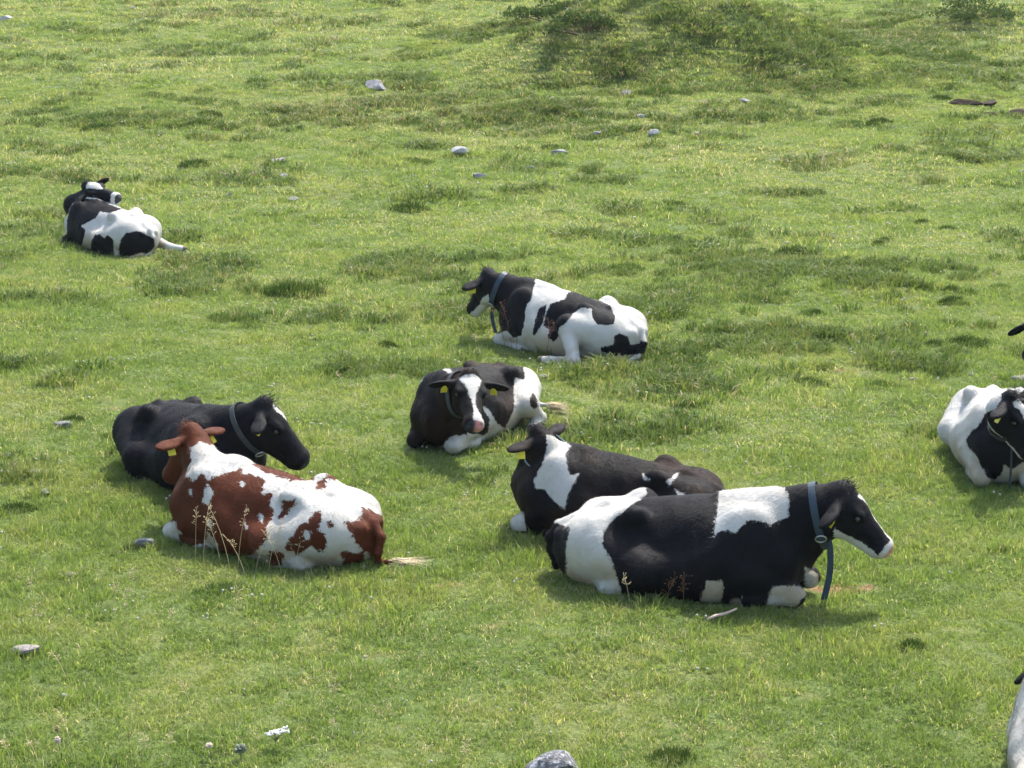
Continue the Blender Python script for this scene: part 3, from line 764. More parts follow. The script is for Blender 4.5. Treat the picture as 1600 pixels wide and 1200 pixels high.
# ------------------------------------------------------------------ the herd: pose, place and coat markings of each animal
# (chart: a point in the cow's own frame from which her markings are laid onto the coat, outlines in metres)
COWS = {'front': {'loc': (1.17, 12.6),
           'heading': -15,
           'scale': 1.005,
           'poll': (1.093, -0.006, 0.806),
           'nose': (0.8, -0.02, -0.59),
           'neck_r': (0.26, 0.215, 0.17),
           'head_scale': 1.0,
           'tall': 1.0,
           'base': 1,
           'fore': {1: [(0.86, 0.15, 0.1), (0.52, 0.25, 0.05), (0.43, 0.26, 0.035)], -1: [(0.8, -0.2, 0.085), (0.52, -0.25, 0.05), (0.43, -0.26, 0.035)]},
           'hind': {1: [(-0.2, 0.385, 0.235), (-0.45, 0.3, 0.05), (-0.22, 0.32, 0.03), (-0.13, 0.33, 0.02)],
                    -1: [(-0.2, -0.385, 0.235), (-0.45, -0.3, 0.05), (-0.22, -0.32, 0.03), (-0.13, -0.33, 0.02)]},
           'tail': [(-0.86, 0.0, 0.37), (-0.93, 0.01, 0.28), (-0.93, 0.03, 0.18), (-0.9, 0.06, 0.05), (-0.84, 0.15, 0.03)],
           'ear': (0.0, 0.8, -0.55),
           'chin': (-0.245, -0.2),
           'muzzle': 0.45,
           'pink': 1.0,
           'blaze': [(0, 0.05, 0.01), (0.12, 0.055, 0.02), (0.2, 0.012, 0.03), (0.26, 0.03, 0.03), (0.38, 0.03, 0.025), (0.5, 0.02, 0)],
           'tags': (-1,),
           'collar': {'t': 0.45,
                      'tilt': 0.15,
                      'ring': -0.9,
                      'mat': 'strap_blue',
                      'slack': 0.012,
                      'tongue': [(1.0, -0.06, 0.47), (1.02, -0.07, 0.36), (1.02, -0.07, 0.2), (0.99, -0.08, 0.03)]},
           'solid': {},
           'label': 'black cow with a white saddle and a blue neck strap with hanging end',
           'chart': (2.12, -12.41, 4.55),
           'patches': [(-1,
                        [(0.257, 0.409), (0.622, 0.419), (0.725, 0.264), (0.732, 0.129), (0.659, 0.097), (0.594, 0.064), (0.533, 0.089), (0.455, 0.095),
                         (0.408, 0.05), (0.365, -0.004), (0.321, 0.026), (0.265, 0.015), (0.218, -0.03), (0.24, 0.133)]),
                       (-1,
                        [(-0.95, 0.077), (-0.47, 0.324), (-0.25, 0.33), (-0.248, 0.246), (-0.356, 0.164), (-0.464, 0.078), (-0.536, -0.017), (-0.543, -0.096),
                         (-0.474, -0.208), (-0.441, -0.303), (-0.336, -0.636), (-0.753, -0.65), (-0.782, -0.41), (-0.786, -0.231), (-0.789, -0.121),
                         (-0.766, 0.007), (-0.842, 0.027)]),
                       (-1, [(0.18, -0.328), (0.285, -0.324), (0.295, -0.376), (0.275, -0.485), (0.136, -0.468)]),
                       (-1, [(0.628, -0.348), (0.809, -0.347), (0.862, -0.389), (0.765, -0.513), (0.574, -0.497), (0.612, -0.401)]),
                       (-1, [(0.841, -0.207), (0.937, -0.269), (0.931, -0.378), (0.841, -0.402)])]},
 'red': {'loc': (-1.74, 13.46),
         'heading': 152,
         'scale': 0.985,
         'poll': (0.922, -0.196, 0.858),
         'nose': (0.681, -0.105, -0.725),
         'ear': (0.1, 0.95, 0.0),
         'neck_r': (0.25, 0.175, 0.135),
         'solid': {6: 0.2},
         'tall': 0.91,
         'base': 0,
         'mat': 'red',
         'hair': 'hair_red',
         'fore': {1: [(0.8, 0.2, 0.085), (0.52, 0.25, 0.05), (0.43, 0.26, 0.035)], -1: [(0.8, -0.2, 0.085), (0.52, -0.25, 0.05), (0.43, -0.26, 0.035)]},
         'hind': {1: [(-0.2, 0.385, 0.235), (-0.45, 0.3, 0.05), (-0.22, 0.32, 0.03), (-0.13, 0.33, 0.02)],
                  -1: [(-0.2, -0.38, 0.4), (-0.5, -0.44, 0.065), (-0.24, -0.49, 0.05), (-0.13, -0.5, 0.035)]},
         'tail': [(-0.86, 0.0, 0.37), (-0.95, 0.04, 0.28), (-0.95, 0.08, 0.16), (-0.93, 0.06, 0.08), (-1.04, -0.02, 0.06)],
         'switch': 0.27,
         'switch_flat': 1,
         'label': 'red and white cow lying with its back to the black cow',
         'chart': (-7.98, 11.24, 5.1),
         'patches': [(1,
                      [(-0.614, 0.471), (-0.607, 0.367), (-0.648, 0.234), (-0.592, 0.201), (-0.525, 0.265), (-0.484, 0.196), (-0.455, 0.231), (-0.337, 0.253),
                       (-0.251, 0.291), (-0.215, 0.232), (-0.12, 0.228), (-0.065, 0.179), (-0.096, 0.077), (-0.007, 0.073), (-0.042, -0.014), (0.008, -0.078),
                       (-0.06, -0.163), (-0.059, -0.282), (-0.161, -0.396), (-0.271, -0.468), (-0.406, -0.41), (-0.432, -0.322), (-0.494, -0.216),
                       (-0.539, -0.317), (-0.675, -0.321), (-0.778, -0.163), (-0.91, -0.008), (-0.946, 0.515), (-0.844, 0.875), (-0.35, 0.857), (-0.348, 0.544),
                       (-0.454, 0.486), (-0.547, 0.51)]),
                     (-1, [(-0.494, 0.181), (-0.458, 0.107), (-0.484, 0.005), (-0.531, 0.022), (-0.514, 0.125)]),
                     (-1, [(-0.631, 0.14), (-0.613, 0.129), (-0.618, 0.083), (-0.637, 0.094)]),
                     (-1, [(-0.254, 0.182), (-0.226, 0.176), (-0.236, 0.14), (-0.264, 0.151)]),
                     (-1, [(-0.492, -0.113), (-0.455, -0.135), (-0.466, -0.187), (-0.508, -0.174)]),
                     (-1, [(-0.244, -0.145), (-0.211, -0.146), (-0.208, -0.218), (-0.236, -0.197)]),
                     (1, [(0.054, 0.019), (0.148, 0.015), (0.152, -0.032), (0.103, -0.066), (0.092, -0.107), (0.03, -0.146), (0.017, -0.104), (0.056, -0.069)]),
                     (1,
                      [(0.283, -0.089), (0.345, -0.082), (0.348, -0.149), (0.317, -0.226), (0.371, -0.301), (0.368, -0.399), (0.302, -0.401), (0.26, -0.368),
                       (0.135, -0.43), (0.104, -0.361), (0.092, -0.293), (0.14, -0.259), (0.161, -0.188), (0.237, -0.176)]),
                     (-1, [(0.217, -0.237), (0.254, -0.249), (0.233, -0.31), (0.201, -0.288)]),
                     (1, [(0.38, -0.171), (0.414, -0.163), (0.422, -0.215), (0.388, -0.224)]),
                     (1, [(0.067, -0.329), (0.1, -0.32), (0.113, -0.387), (0.075, -0.396)]),
                     (-1, [(-0.115, -0.088), (-0.078, -0.105), (-0.094, -0.167), (-0.126, -0.15)]),
                     (1,
                      [(0.503, -0.187), (0.566, -0.169), (0.624, -0.161), (0.651, -0.058), (0.75, -0.114), (0.882, -0.172), (0.862, -0.338), (0.799, -0.491),
                       (0.736, -0.519), (0.667, -0.433), (0.589, -0.357), (0.558, -0.262)]),
                     (1, [(0.477, -0.424), (0.53, -0.411), (0.6, -0.446), (0.653, -0.417), (0.635, -0.535), (0.487, -0.554)]),
                     (1,
                      [(-0.156, 0.318), (-0.047, 0.335), (0.156, 0.275), (0.292, 0.228), (0.305, 0.175), (0.234, 0.167), (0.124, 0.172), (0.016, 0.213),
                       (-0.091, 0.258)]),
                     (1, [(0.426, 0.222), (0.502, 0.204), (0.496, 0.167), (0.386, 0.172), (0.384, 0.104), (0.293, 0.092), (0.329, 0.164)]),
                     (1, [(-0.052, -0.385), (0.055, -0.416), (0.038, -0.508), (-0.056, -0.503)]),
                     (-1, [(-0.889, -0.117), (-0.74, -0.123), (-0.696, -0.218), (-0.735, -0.318), (-0.893, -0.311)])]},
 'black': {'loc': (-2.654, 15.241),
           'heading': -52,
           'scale': 0.999,
           'poll': (0.939, 0.182, 0.837),
           'nose': (0.46, 0.505, -0.6),
           'head_scale': 1.12,
           'base': 1,
           'fore': {1: [(0.8, 0.2, 0.085), (0.52, 0.25, 0.05), (0.43, 0.26, 0.035)], -1: [(0.8, -0.2, 0.085), (0.52, -0.25, 0.05), (0.43, -0.26, 0.035)]},
           'hind': {1: [(-0.2, 0.385, 0.235), (-0.45, 0.3, 0.05), (-0.22, 0.32, 0.03), (-0.13, 0.33, 0.02)],
                    -1: [(-0.2, -0.385, 0.235), (-0.45, -0.3, 0.05), (-0.22, -0.32, 0.03), (-0.13, -0.33, 0.02)]},
           'tail': [(-0.86, 0.0, 0.37), (-0.93, 0.01, 0.28), (-0.93, 0.03, 0.18), (-0.9, 0.06, 0.05), (-0.84, 0.15, 0.03)],
           'blaze': [(0.02, 0.0, 0), (0.06, 0.03, 0), (0.1, 0.04, 0), (0.15, 0.026, 0), (0.2, 0.0, 0), (0.23, -0.05, 0), (0.5, -0.05, 0)],
           'collar': {'t': 0.45, 'mat': 'strap_grey', 'ring': -0.3},
           'label': 'all black cow with a white star on its forehead, behind the red cow',
           'chart': (13.66, -7.3, 4.57),
           'patches': []},
 'facing': {'loc': (-0.33, 16.72),
            'heading': 243,
            'scale': 0.95,
            'poll': (0.865, 0.409, 0.84),
            'nose': (0.763, 0.536, -0.361),
            'neck': (0.8, 0.22, 0.6),
            'crown': (0.69, 0.58, 0.4),
            'ear': (0.12, 0.97, -0.1),
            'head_scale': 1.2,
            'tall': 0.95,
            'solid': {6: -0.2},
            'base': 1,
            'mat': 'rusty',
            'fore': {1: [(0.8, 0.2, 0.085), (0.52, 0.25, 0.05), (0.43, 0.26, 0.035)], -1: [(0.8, -0.2, 0.085), (0.52, -0.25, 0.05), (0.43, -0.26, 0.035)]},
            'hind': {1: [(-0.2, 0.43, 0.28), (-0.48, 0.44, 0.07), (-0.24, 0.49, 0.05), (-0.13, 0.5, 0.035)],
                     -1: [(-0.2, -0.385, 0.235), (-0.45, -0.3, 0.05), (-0.22, -0.32, 0.03), (-0.13, -0.33, 0.02)]},
            'tail': [(-0.86, 0.0, 0.37), (-0.93, 0.06, 0.22), (-0.94, 0.2, 0.07), (-0.95, 0.34, 0.07)],
            'switch': 0.2,
            'switch_flat': 1,
            'blaze': [(0, 0.085, 0), (0.08, 0.08, 0), (0.18, 0.045, 0), (0.28, 0.016, 0), (0.36, 0.012, 0.004), (0.43, 0.03, 0.02), (0.5, 0.05, 0.03)],
            'pink': 0.0,
            'pink_side': 1.0,
            'collar': {'t': 0.5, 'mat': 'strap_grey', 'slack': 0.03},
            'label': 'black and white cow with a broad white blaze and two yellow ear tags',
            'chart': (15.52, 8.3, 5.06),
            'patches': [(-1, [(-0.478, 0.298), (-0.472, 0.19), (-0.515, 0.089), (-0.618, 0.001), (-0.617, 0.235)]),
                        (-1, [(-0.357, 0.31), (-0.266, 0.265), (-0.218, 0.189), (-0.255, 0.189), (-0.327, 0.24)]),
                        (-1,
                         [(0.374, 0.148), (0.423, 0.122), (0.471, 0.122), (0.448, 0.294), (0.654, 0.261), (0.864, -0.058), (0.982, -0.503), (0.589, -0.564),
                          (0.226, -0.498), (0.044, -0.592), (-0.089, -0.623), (-0.076, -0.37), (0.069, -0.434), (0.166, -0.346), (0.203, -0.308),
                          (0.275, -0.359), (0.348, -0.22), (0.367, -0.157), (0.362, 0.008)]),
                        (1, [(0.543, -0.005), (0.579, -0.056), (0.591, -0.145), (0.554, -0.17), (0.518, -0.145), (0.519, -0.056)]),
                        (-1,
                         [(-0.511, -0.482), (-0.439, -0.545), (-0.318, -0.533), (-0.221, -0.433), (-0.088, -0.421), (-0.046, -0.624), (-0.282, -0.635),
                          (-0.427, -0.634)]),
                        (-1,
                         [(0.065, -0.13), (0.119, -0.168), (0.167, -0.244), (0.215, -0.321), (0.154, -0.409), (0.093, -0.447), (0.13, -0.339), (0.13, -0.257),
                          (0.076, -0.181)])]},
 'middle': {'loc': (0.832, 13.74),
            'heading': 165,
            'scale': 0.933,
            'poll': (0.716, -0.0, 0.826),
            'nose': (0.569, -0.298, -0.766),
            'ear': (0.15, 0.97, -0.0),
            'neck_r': (0.24, 0.17, 0.125),
            'neck': (0.66, -0.08, 0.56),
            'ear_r': (0.0, 0.95, 0.3),
            'base': 1,
            'mat': 'rusty',
            'fore': {1: [(0.8, 0.2, 0.085), (0.52, 0.25, 0.05), (0.43, 0.26, 0.035)], -1: [(0.8, -0.2, 0.085), (0.52, -0.25, 0.05), (0.43, -0.26, 0.035)]},
            'hind': {1: [(-0.14, 0.33, 0.22), (-0.5, 0.36, 0.07), (-0.3, 0.4, 0.05), (-0.2, 0.42, 0.04)],
                     -1: [(-0.2, -0.385, 0.235), (-0.45, -0.3, 0.05), (-0.22, -0.32, 0.03), (-0.13, -0.33, 0.02)]},
            'tail': [(-0.86, 0.0, 0.37), (-0.93, 0.01, 0.28), (-0.93, 0.03, 0.18), (-0.9, 0.06, 0.05), (-0.84, 0.15, 0.03)],
            'collar': {'t': 0.6, 'mat': 'strap_pale', 'width': 0.02},
            'label': 'black cow with a white shoulder patch, lying close behind the white-saddled cow',
            'chart': (-2.95, 14.46, 4.9),
            'patches': [(-1,
                         [(-0.624, 0.409), (-0.515, 0.385), (-0.427, 0.32), (-0.467, 0.258), (-0.449, 0.13), (-0.428, 0.084), (-0.356, 0.1), (-0.421, -0.009),
                          (-0.451, -0.101), (-0.475, -0.184), (-0.548, -0.129), (-0.637, -0.028), (-0.709, -0.024), (-0.72, 0.038), (-0.655, 0.167),
                          (-0.622, 0.296)]),
                        (-1, [(0.141, 0.109), (0.161, 0.109), (0.182, 0.074), (0.213, 0.059), (0.167, 0.058)]),
                        (-1, [(0.422, 0.124), (0.447, 0.114), (0.397, 0.062), (0.367, 0.016), (0.331, 0.046), (0.386, 0.082)]),
                        (-1, [(0.408, -0.009), (0.495, -0.059), (0.439, -0.06)]),
                        (-1, [(-0.943, -0.187), (-0.798, -0.215), (-0.775, -0.364), (-0.939, -0.377)])]},
 'far': {'loc': (0.644, 19.975),
         'heading': 143,
         'scale': 1.006,
         'poll': (1.089, 0.073, 0.778),
         'nose': (0.7, -0.15, -0.698),
         'chin': (-0.24, -0.2),
         'hairs': 35000,
         'base': 0,
         'fore': {1: [(0.8, 0.2, 0.085), (0.52, 0.25, 0.05), (0.43, 0.26, 0.035)], -1: [(0.8, -0.2, 0.085), (0.52, -0.25, 0.05), (0.43, -0.26, 0.035)]},
         'hind': {1: [(-0.2, 0.38, 0.4), (-0.42, 0.56, 0.07), (-0.14, 0.6, 0.06), (-0.02, 0.6, 0.05)],
                  -1: [(-0.2, -0.385, 0.235), (-0.45, -0.3, 0.05), (-0.22, -0.32, 0.03), (-0.13, -0.33, 0.02)]},
         'tail': [(-0.86, 0.0, 0.37), (-0.93, 0.05, 0.26), (-0.9, 0.12, 0.12), (-0.8, 0.25, 0.04), (-0.6, 0.4, 0.03)],
         'collar': {'t': 0.5, 'mat': 'strap_blue', 'ring': 0.6, 'width': 0.028, 'tongue': [(1.0, 0.02, 0.5), (1.05, 0.03, 0.3), (1.0, 0.03, 0.1)]},
         'label': 'white cow with black patches and one bent hind leg drawn up, blue neck strap',
         'chart': (-11.44, 16.24, 4.54),
         'patches': [(1,
                      [(-0.911, 0.527), (-0.397, 0.496), (-0.397, 0.381), (-0.41, 0.314), (-0.436, 0.192), (-0.496, 0.09), (-0.508, -0.072), (-0.548, -0.207),
                       (-0.629, -0.228), (-0.691, -0.147), (-0.799, -0.189), (-0.867, -0.088), (-1.078, 0.046), (-1.147, 0.323)]),
                     (1, [(-0.28, 0.126), (-0.286, 0.044), (-0.326, -0.084), (-0.406, -0.206), (-0.42, -0.173), (-0.394, -0.031), (-0.354, 0.091)]),
                     (1,
                      [(-0.038, 0.269), (0.05, 0.269), (0.145, 0.223), (0.273, 0.176), (0.395, 0.123), (0.45, 0.002), (0.437, -0.072), (0.343, -0.086),
                       (0.262, -0.08), (0.207, -0.013), (0.193, 0.095), (0.092, 0.094), (0.011, 0.04), (-0.089, -0.083), (-0.143, -0.11), (-0.156, -0.225),
                       (-0.203, -0.266), (-0.264, -0.212), (-0.238, -0.131), (-0.305, -0.098), (-0.286, 0.024), (-0.239, 0.139), (-0.091, 0.181)]),
                     (1,
                      [(0.445, -0.194), (0.499, -0.166), (0.58, -0.2), (0.614, -0.287), (0.709, -0.273), (0.722, -0.239), (0.837, -0.286), (0.797, -0.38),
                       (0.568, -0.396), (0.474, -0.416), (0.305, -0.364), (0.304, -0.316), (0.432, -0.288)]),
                     (1, [(-0.167, 0.396), (-0.113, 0.349), (-0.16, 0.329), (-0.194, 0.369)])]},
 'curled': {'loc': (-5.62, 26.7),
            'heading': 140,
            'scale': 0.97,
            'poll': (0.617, -0.049, 0.907),
            'nose': (-0.99, -0.131, -0.049),
            'neck': (0.86, 0.0, 0.56),
            'crown': (-0.49, 0.344, 0.8),
            'head_scale': 1.15,
            'muzzle': 0.43,
            'neck_r': (0.23, 0.16, 0.12),
            'solid': {1: 0.2},
            'hairs': 30000,
            'base': 0,
            'fore': {1: [(0.8, 0.2, 0.085), (0.52, 0.25, 0.05), (0.43, 0.26, 0.035)], -1: [(0.8, -0.2, 0.085), (0.52, -0.25, 0.05), (0.43, -0.26, 0.035)]},
            'hind': {1: [(-0.2, 0.385, 0.235), (-0.45, 0.3, 0.05), (-0.22, 0.32, 0.03), (-0.13, 0.33, 0.02)],
                     -1: [(-0.14, -0.38, 0.22), (-0.75, -0.42, 0.07), (-0.86, -0.52, 0.05), (-0.92, -0.58, 0.04)]},
            'tail': [(-0.86, 0.0, 0.37), (-0.93, 0.01, 0.28), (-0.93, 0.03, 0.18), (-0.9, 0.06, 0.05), (-0.84, 0.15, 0.03)],
            'tags': (),
            'blaze': [(0, 0.05, 0), (0.08, 0.07, 0), (0.2, 0.05, 0), (0.28, 0.0, 0), (0.31, -0.05, 0), (0.5, -0.05, 0)],
            'label': 'black and white cow with its head laid back over its shoulder, highest on the slope',
            'chart': (-22.13, 17.36, 4.71),
            'patches': [(1,
                         [(-0.476, 0.36), (-0.197, 0.351), (0.157, 0.194), (-0.026, 0.144), (-0.152, 0.166), (-0.22, 0.076), (-0.433, -0.027), (-0.373, -0.094),
                          (-0.406, -0.212), (-0.459, -0.367), (-0.468, -0.542), (-0.603, -0.537), (-0.683, -0.35), (-0.727, -0.146), (-0.637, -0.149),
                          (-0.627, 0.034), (-0.592, 0.198), (-0.543, 0.279)]),
                        (1,
                         [(-0.241, -0.162), (-0.177, -0.155), (-0.117, -0.213), (-0.06, -0.168), (0.009, -0.245), (0.018, -0.596), (-0.262, -0.586),
                          (-0.315, -0.372), (-0.299, -0.243)]),
                        (1,
                         [(0.195, -0.149), (0.36, -0.127), (0.485, -0.186), (0.592, -0.246), (0.605, -0.357), (0.537, -0.429), (0.387, -0.508), (0.364, -0.609),
                          (0.1, -0.599), (0.083, -0.386), (0.117, -0.248)])]},
 'edge': {'loc': (4.1, 15.66),
          'heading': 262,
          'scale': 0.94,
          'poll': (0.95, 0.002, 0.864),
          'nose': (0.286, 0.589, -0.756),
          'neck': (0.74, 0.05, 0.48),
          'ear': (0.15, 0.97, -0.1),
          'neck_r': (0.24, 0.17, 0.13),
          'base': 0,
          'fore': {1: [(0.8, 0.2, 0.085), (0.52, 0.25, 0.05), (0.43, 0.26, 0.035)], -1: [(0.8, -0.2, 0.085), (0.52, -0.25, 0.05), (0.43, -0.26, 0.035)]},
          'hind': {1: [(-0.2, 0.385, 0.235), (-0.45, 0.3, 0.05), (-0.22, 0.32, 0.03), (-0.13, 0.33, 0.02)],
                   -1: [(-0.2, -0.385, 0.235), (-0.45, -0.3, 0.05), (-0.22, -0.32, 0.03), (-0.13, -0.33, 0.02)]},
          'tail': [(-0.86, 0.0, 0.37), (-0.93, 0.01, 0.28), (-0.93, 0.03, 0.18), (-0.9, 0.06, 0.05), (-0.84, 0.15, 0.03)],
          'chin': (-0.285, -0.235),
          'blaze': [(0, 0.05, 0), (0.08, 0.07, 0), (0.2, 0.05, 0), (0.28, 0.0, 0), (0.31, -0.05, 0), (0.5, -0.05, 0)],
          'collar': {'t': 0.5, 'mat': 'strap_grey', 'slack': 0.015, 'tongue': [(0.93, 0.02, 0.4), (0.98, 0.02, 0.25), (0.97, 0.02, 0.05)]},
          'label': 'mostly white cow with a black neck and a dark neck strap',
          'chart': (17.1, -2.0, 4.86),
          'patches': [(1,
                       [(0.097, 0.162), (-0.114, 0.045), (-0.147, -0.043), (-0.211, -0.111), (-0.267, -0.196), (-0.247, -0.252), (-0.181, -0.317),
                        (-0.112, -0.433), (-0.056, -0.527), (0.006, -0.54), (0.059, -0.49), (0.081, -0.396), (0.145, -0.438), (0.463, -0.215), (0.436, 0.241),
                        (0.212, 0.285)])]},
 'peek': {'loc': (6.3, 19.3),
          'heading': 205,
          'scale': 1.0,
          'poll': (1.214, 0.135, 0.694),
          'nose': (0.735, 0.56, -0.383),
          'ear': (0.55, 0.78, -0.3),
          'neck': (0.92, 0.05, 0.62),
          'hairs': 20000,
          'base': 1,
          'fore': {1: [(0.8, 0.2, 0.085), (0.52, 0.25, 0.05), (0.43, 0.26, 0.035)], -1: [(0.8, -0.2, 0.085), (0.52, -0.25, 0.05), (0.43, -0.26, 0.035)]},
          'hind': {1: [(-0.2, 0.385, 0.235), (-0.45, 0.3, 0.05), (-0.22, 0.32, 0.03), (-0.13, 0.33, 0.02)],
                   -1: [(-0.2, -0.385, 0.235), (-0.45, -0.3, 0.05), (-0.22, -0.32, 0.03), (-0.13, -0.33, 0.02)]},
          'tail': [(-0.86, 0.0, 0.37), (-0.93, 0.01, 0.28), (-0.93, 0.03, 0.18), (-0.9, 0.06, 0.05), (-0.84, 0.15, 0.03)],
          'chin': (-0.24, -0.2),
          'tags': (),
          'label': 'black cow with a white jaw, only its ear and face showing',
          'chart': (13.87, 14.83, 4.57),
          'patches': []},
 'corner': {'loc': (3.02, 9.15),
            'heading': 86,
            'scale': 1.0,
            'poll': (0.9, 0, 0.64),
            'nose': (0.5, 0, -0.85),
            'ear': (0.75, 0.6, -0.1),
            'tall': 0.88,
            'base': 0,
            'fore': {1: [(0.8, 0.2, 0.085), (0.52, 0.25, 0.05), (0.43, 0.26, 0.035)], -1: [(0.8, -0.2, 0.085), (0.52, -0.25, 0.05), (0.43, -0.26, 0.035)]},
            'hind': {1: [(-0.2, 0.385, 0.235), (-0.45, 0.3, 0.05), (-0.22, 0.32, 0.03), (-0.13, 0.33, 0.02)],
                     -1: [(-0.2, -0.385, 0.235), (-0.45, -0.3, 0.05), (-0.22, -0.32, 0.03), (-0.13, -0.33, 0.02)]},
            'tail': [(-0.86, 0.0, 0.37), (-0.93, 0.01, 0.28), (-0.93, 0.03, 0.18), (-0.9, 0.06, 0.05), (-0.84, 0.15, 0.03)],
            'label': 'white-bodied cow with a black ear, only flank and ear showing',
            'chart': (-9.34, 2.37, 5.19),
            'patches': []}}

for key, spec in COWS.items():
    make_cow(key, spec, MATS)

NEAR = {'front': 'beside the white-saddled cow', 'red': 'beside the red and white cow', 'black': 'beside the all black cow', 'facing': 'beside the cow with the broad blaze',
        'middle': 'beside the cow with the white shoulder patch', 'far': 'beside the white cow with the drawn-up hind leg', 'curled': 'beside the cow with its head laid back',
        'edge': 'beside the mostly white cow', 'peek': 'beside the cow showing only ear and face', 'corner': 'beside the cow showing only flank and ear'}
def whereabouts(x, y):
    d, k = min((math.hypot(x - s['loc'][0], y - s['loc'][1]), k) for k, s in COWS.items())
    if d < 1.9: return NEAR[k]
    if math.hypot((x - 4) / 6, (y - 54) / 9) < 1: return 'on the hillock'
    if y > 40: return 'high on the open slope'
    if y > 27: return 'on the slope below the hillock'
    if y > 15.5: return 'on the level turf among the herd'
    return 'on the turf below the herd'

# ------------------------------------------------------------------ pasture: one sheet to the horizon
def sward_nodes(nt, P):
    """colour patches of the sward shared by soil and blades, driven by the place on the ground"""
    big = noise(nt, 0.16, 3.0, 0.5, P)
    med = noise(nt, 0.75, 4.0, 0.6, P)
    fin = noise(nt, 3.6, 3.0, 0.6, P)
    return big, med, fin

def ground_mat():
    m, nt, p = new_mat('pasture_soil')
    P = nt.nodes.new('ShaderNodeNewGeometry').outputs['Position']
    big, med, fin = sward_nodes(nt, P)
    v = noise(nt, 26.0, 4.0, 0.7, P)
    green = mixc(nt, map_range(nt, med, 0.35, 0.65), (0.125, 0.170, 0.052), (0.190, 0.205, 0.075))
    green = mixc(nt, map_range(nt, v, 0.3, 0.75), green, (0.075, 0.110, 0.030))
    dry = (0.20, 0.155, 0.075)
    col = mixc(nt, math_n(nt, 'MULTIPLY', map_range(nt, fin, 0.55, 0.75), map_range(nt, big, 0.42, 0.62, 0.15, 0.8)), green, dry)
    bare = attr(nt, 'bare')
    nb = noise(nt, 9.0, 4.0, 0.65, P)
    bm = map_range(nt, math_n(nt, 'MULTIPLY_ADD', math_n(nt, 'SUBTRACT', nb, 0.5), 0.9, bare), 0.40, 0.62)
    col = mixc(nt, bm, col, mixc(nt, map_range(nt, v, 0.3, 0.7), (0.17, 0.105, 0.055), (0.28, 0.18, 0.095)))
    nt.links.new(col, p.inputs['Base Color'])
    p.inputs['Roughness'].default_value = 0.9; p.inputs['Specular IOR Level'].default_value = 0.1
    b = nt.nodes.new('ShaderNodeBump'); b.inputs['Strength'].default_value = 0.8; b.inputs['Distance'].default_value = 0.05
    nt.links.new(math_n(nt, 'ADD', v, fin), b.inputs['Height']); nt.links.new(b.outputs[0], p.inputs['Normal'])
    return m

BARE = [(-0.42, 12.62, 0.22, 0.07, 0.75), (2.28, 12.58, 0.30, 0.16, 0.9), (2.75, 12.7, 0.3, 0.1, 0.6), (10.34, 43.1, 0.7, 0.35, 0.5), (10.5, 41.2, 0.6, 0.3, 0.5), (0.1, 56.3, 0.6, 0.7, 0.62),
        (2.9, 44.2, 1.2, 0.35, 0.55), (3.4, 19.0, 0.5, 0.14, 0.6), (-12.0, 57.5, 0.5, 0.6, 0.6), (-4.0, 31.3, 0.4, 0.4, 0.4), (3.9, 43.9, 0.8, 0.3, 0.6), (-2.9, 21.0, 0.8, 0.12, 0.5)]
def bareness(x, y):
    v = np.zeros(np.shape(x))
    for cx, cy, rx, ry, a in BARE: v = np.maximum(v, a * bump(x, y, cx, cy, rx, ry))
    return v

gx = np.concatenate([-np.geomspace(16, 220, 24)[::-1], np.arange(-15.8, 15.81, 0.16), np.geomspace(16, 220, 24)])
gy = np.concatenate([np.linspace(-30, 5.6, 16), np.arange(6.0, 32, 0.15), np.arange(32, 80, 0.28), np.geomspace(80.5, 260, 24)])
X, Y = np.meshgrid(gx, gy)
Z = gh(X, Y)
n = len(gx); i = (np.arange(len(gy) - 1)[:, None] * n + np.arange(n - 1)[None]).ravel()
me = big_mesh('pasture', np.stack([X.ravel(), Y.ravel(), Z.ravel()], 1), np.stack([i, i + 1, i + 1 + n, i + n], 1), ground_mat())
add_attr(me, 'bare', bareness(X.ravel(), Y.ravel()))
pasture = bpy.data.objects.new('pasture', me); C.objects.link(pasture)
tag(pasture, 'sloping hillside pasture of short grazed turf', 'pasture', kind='structure')

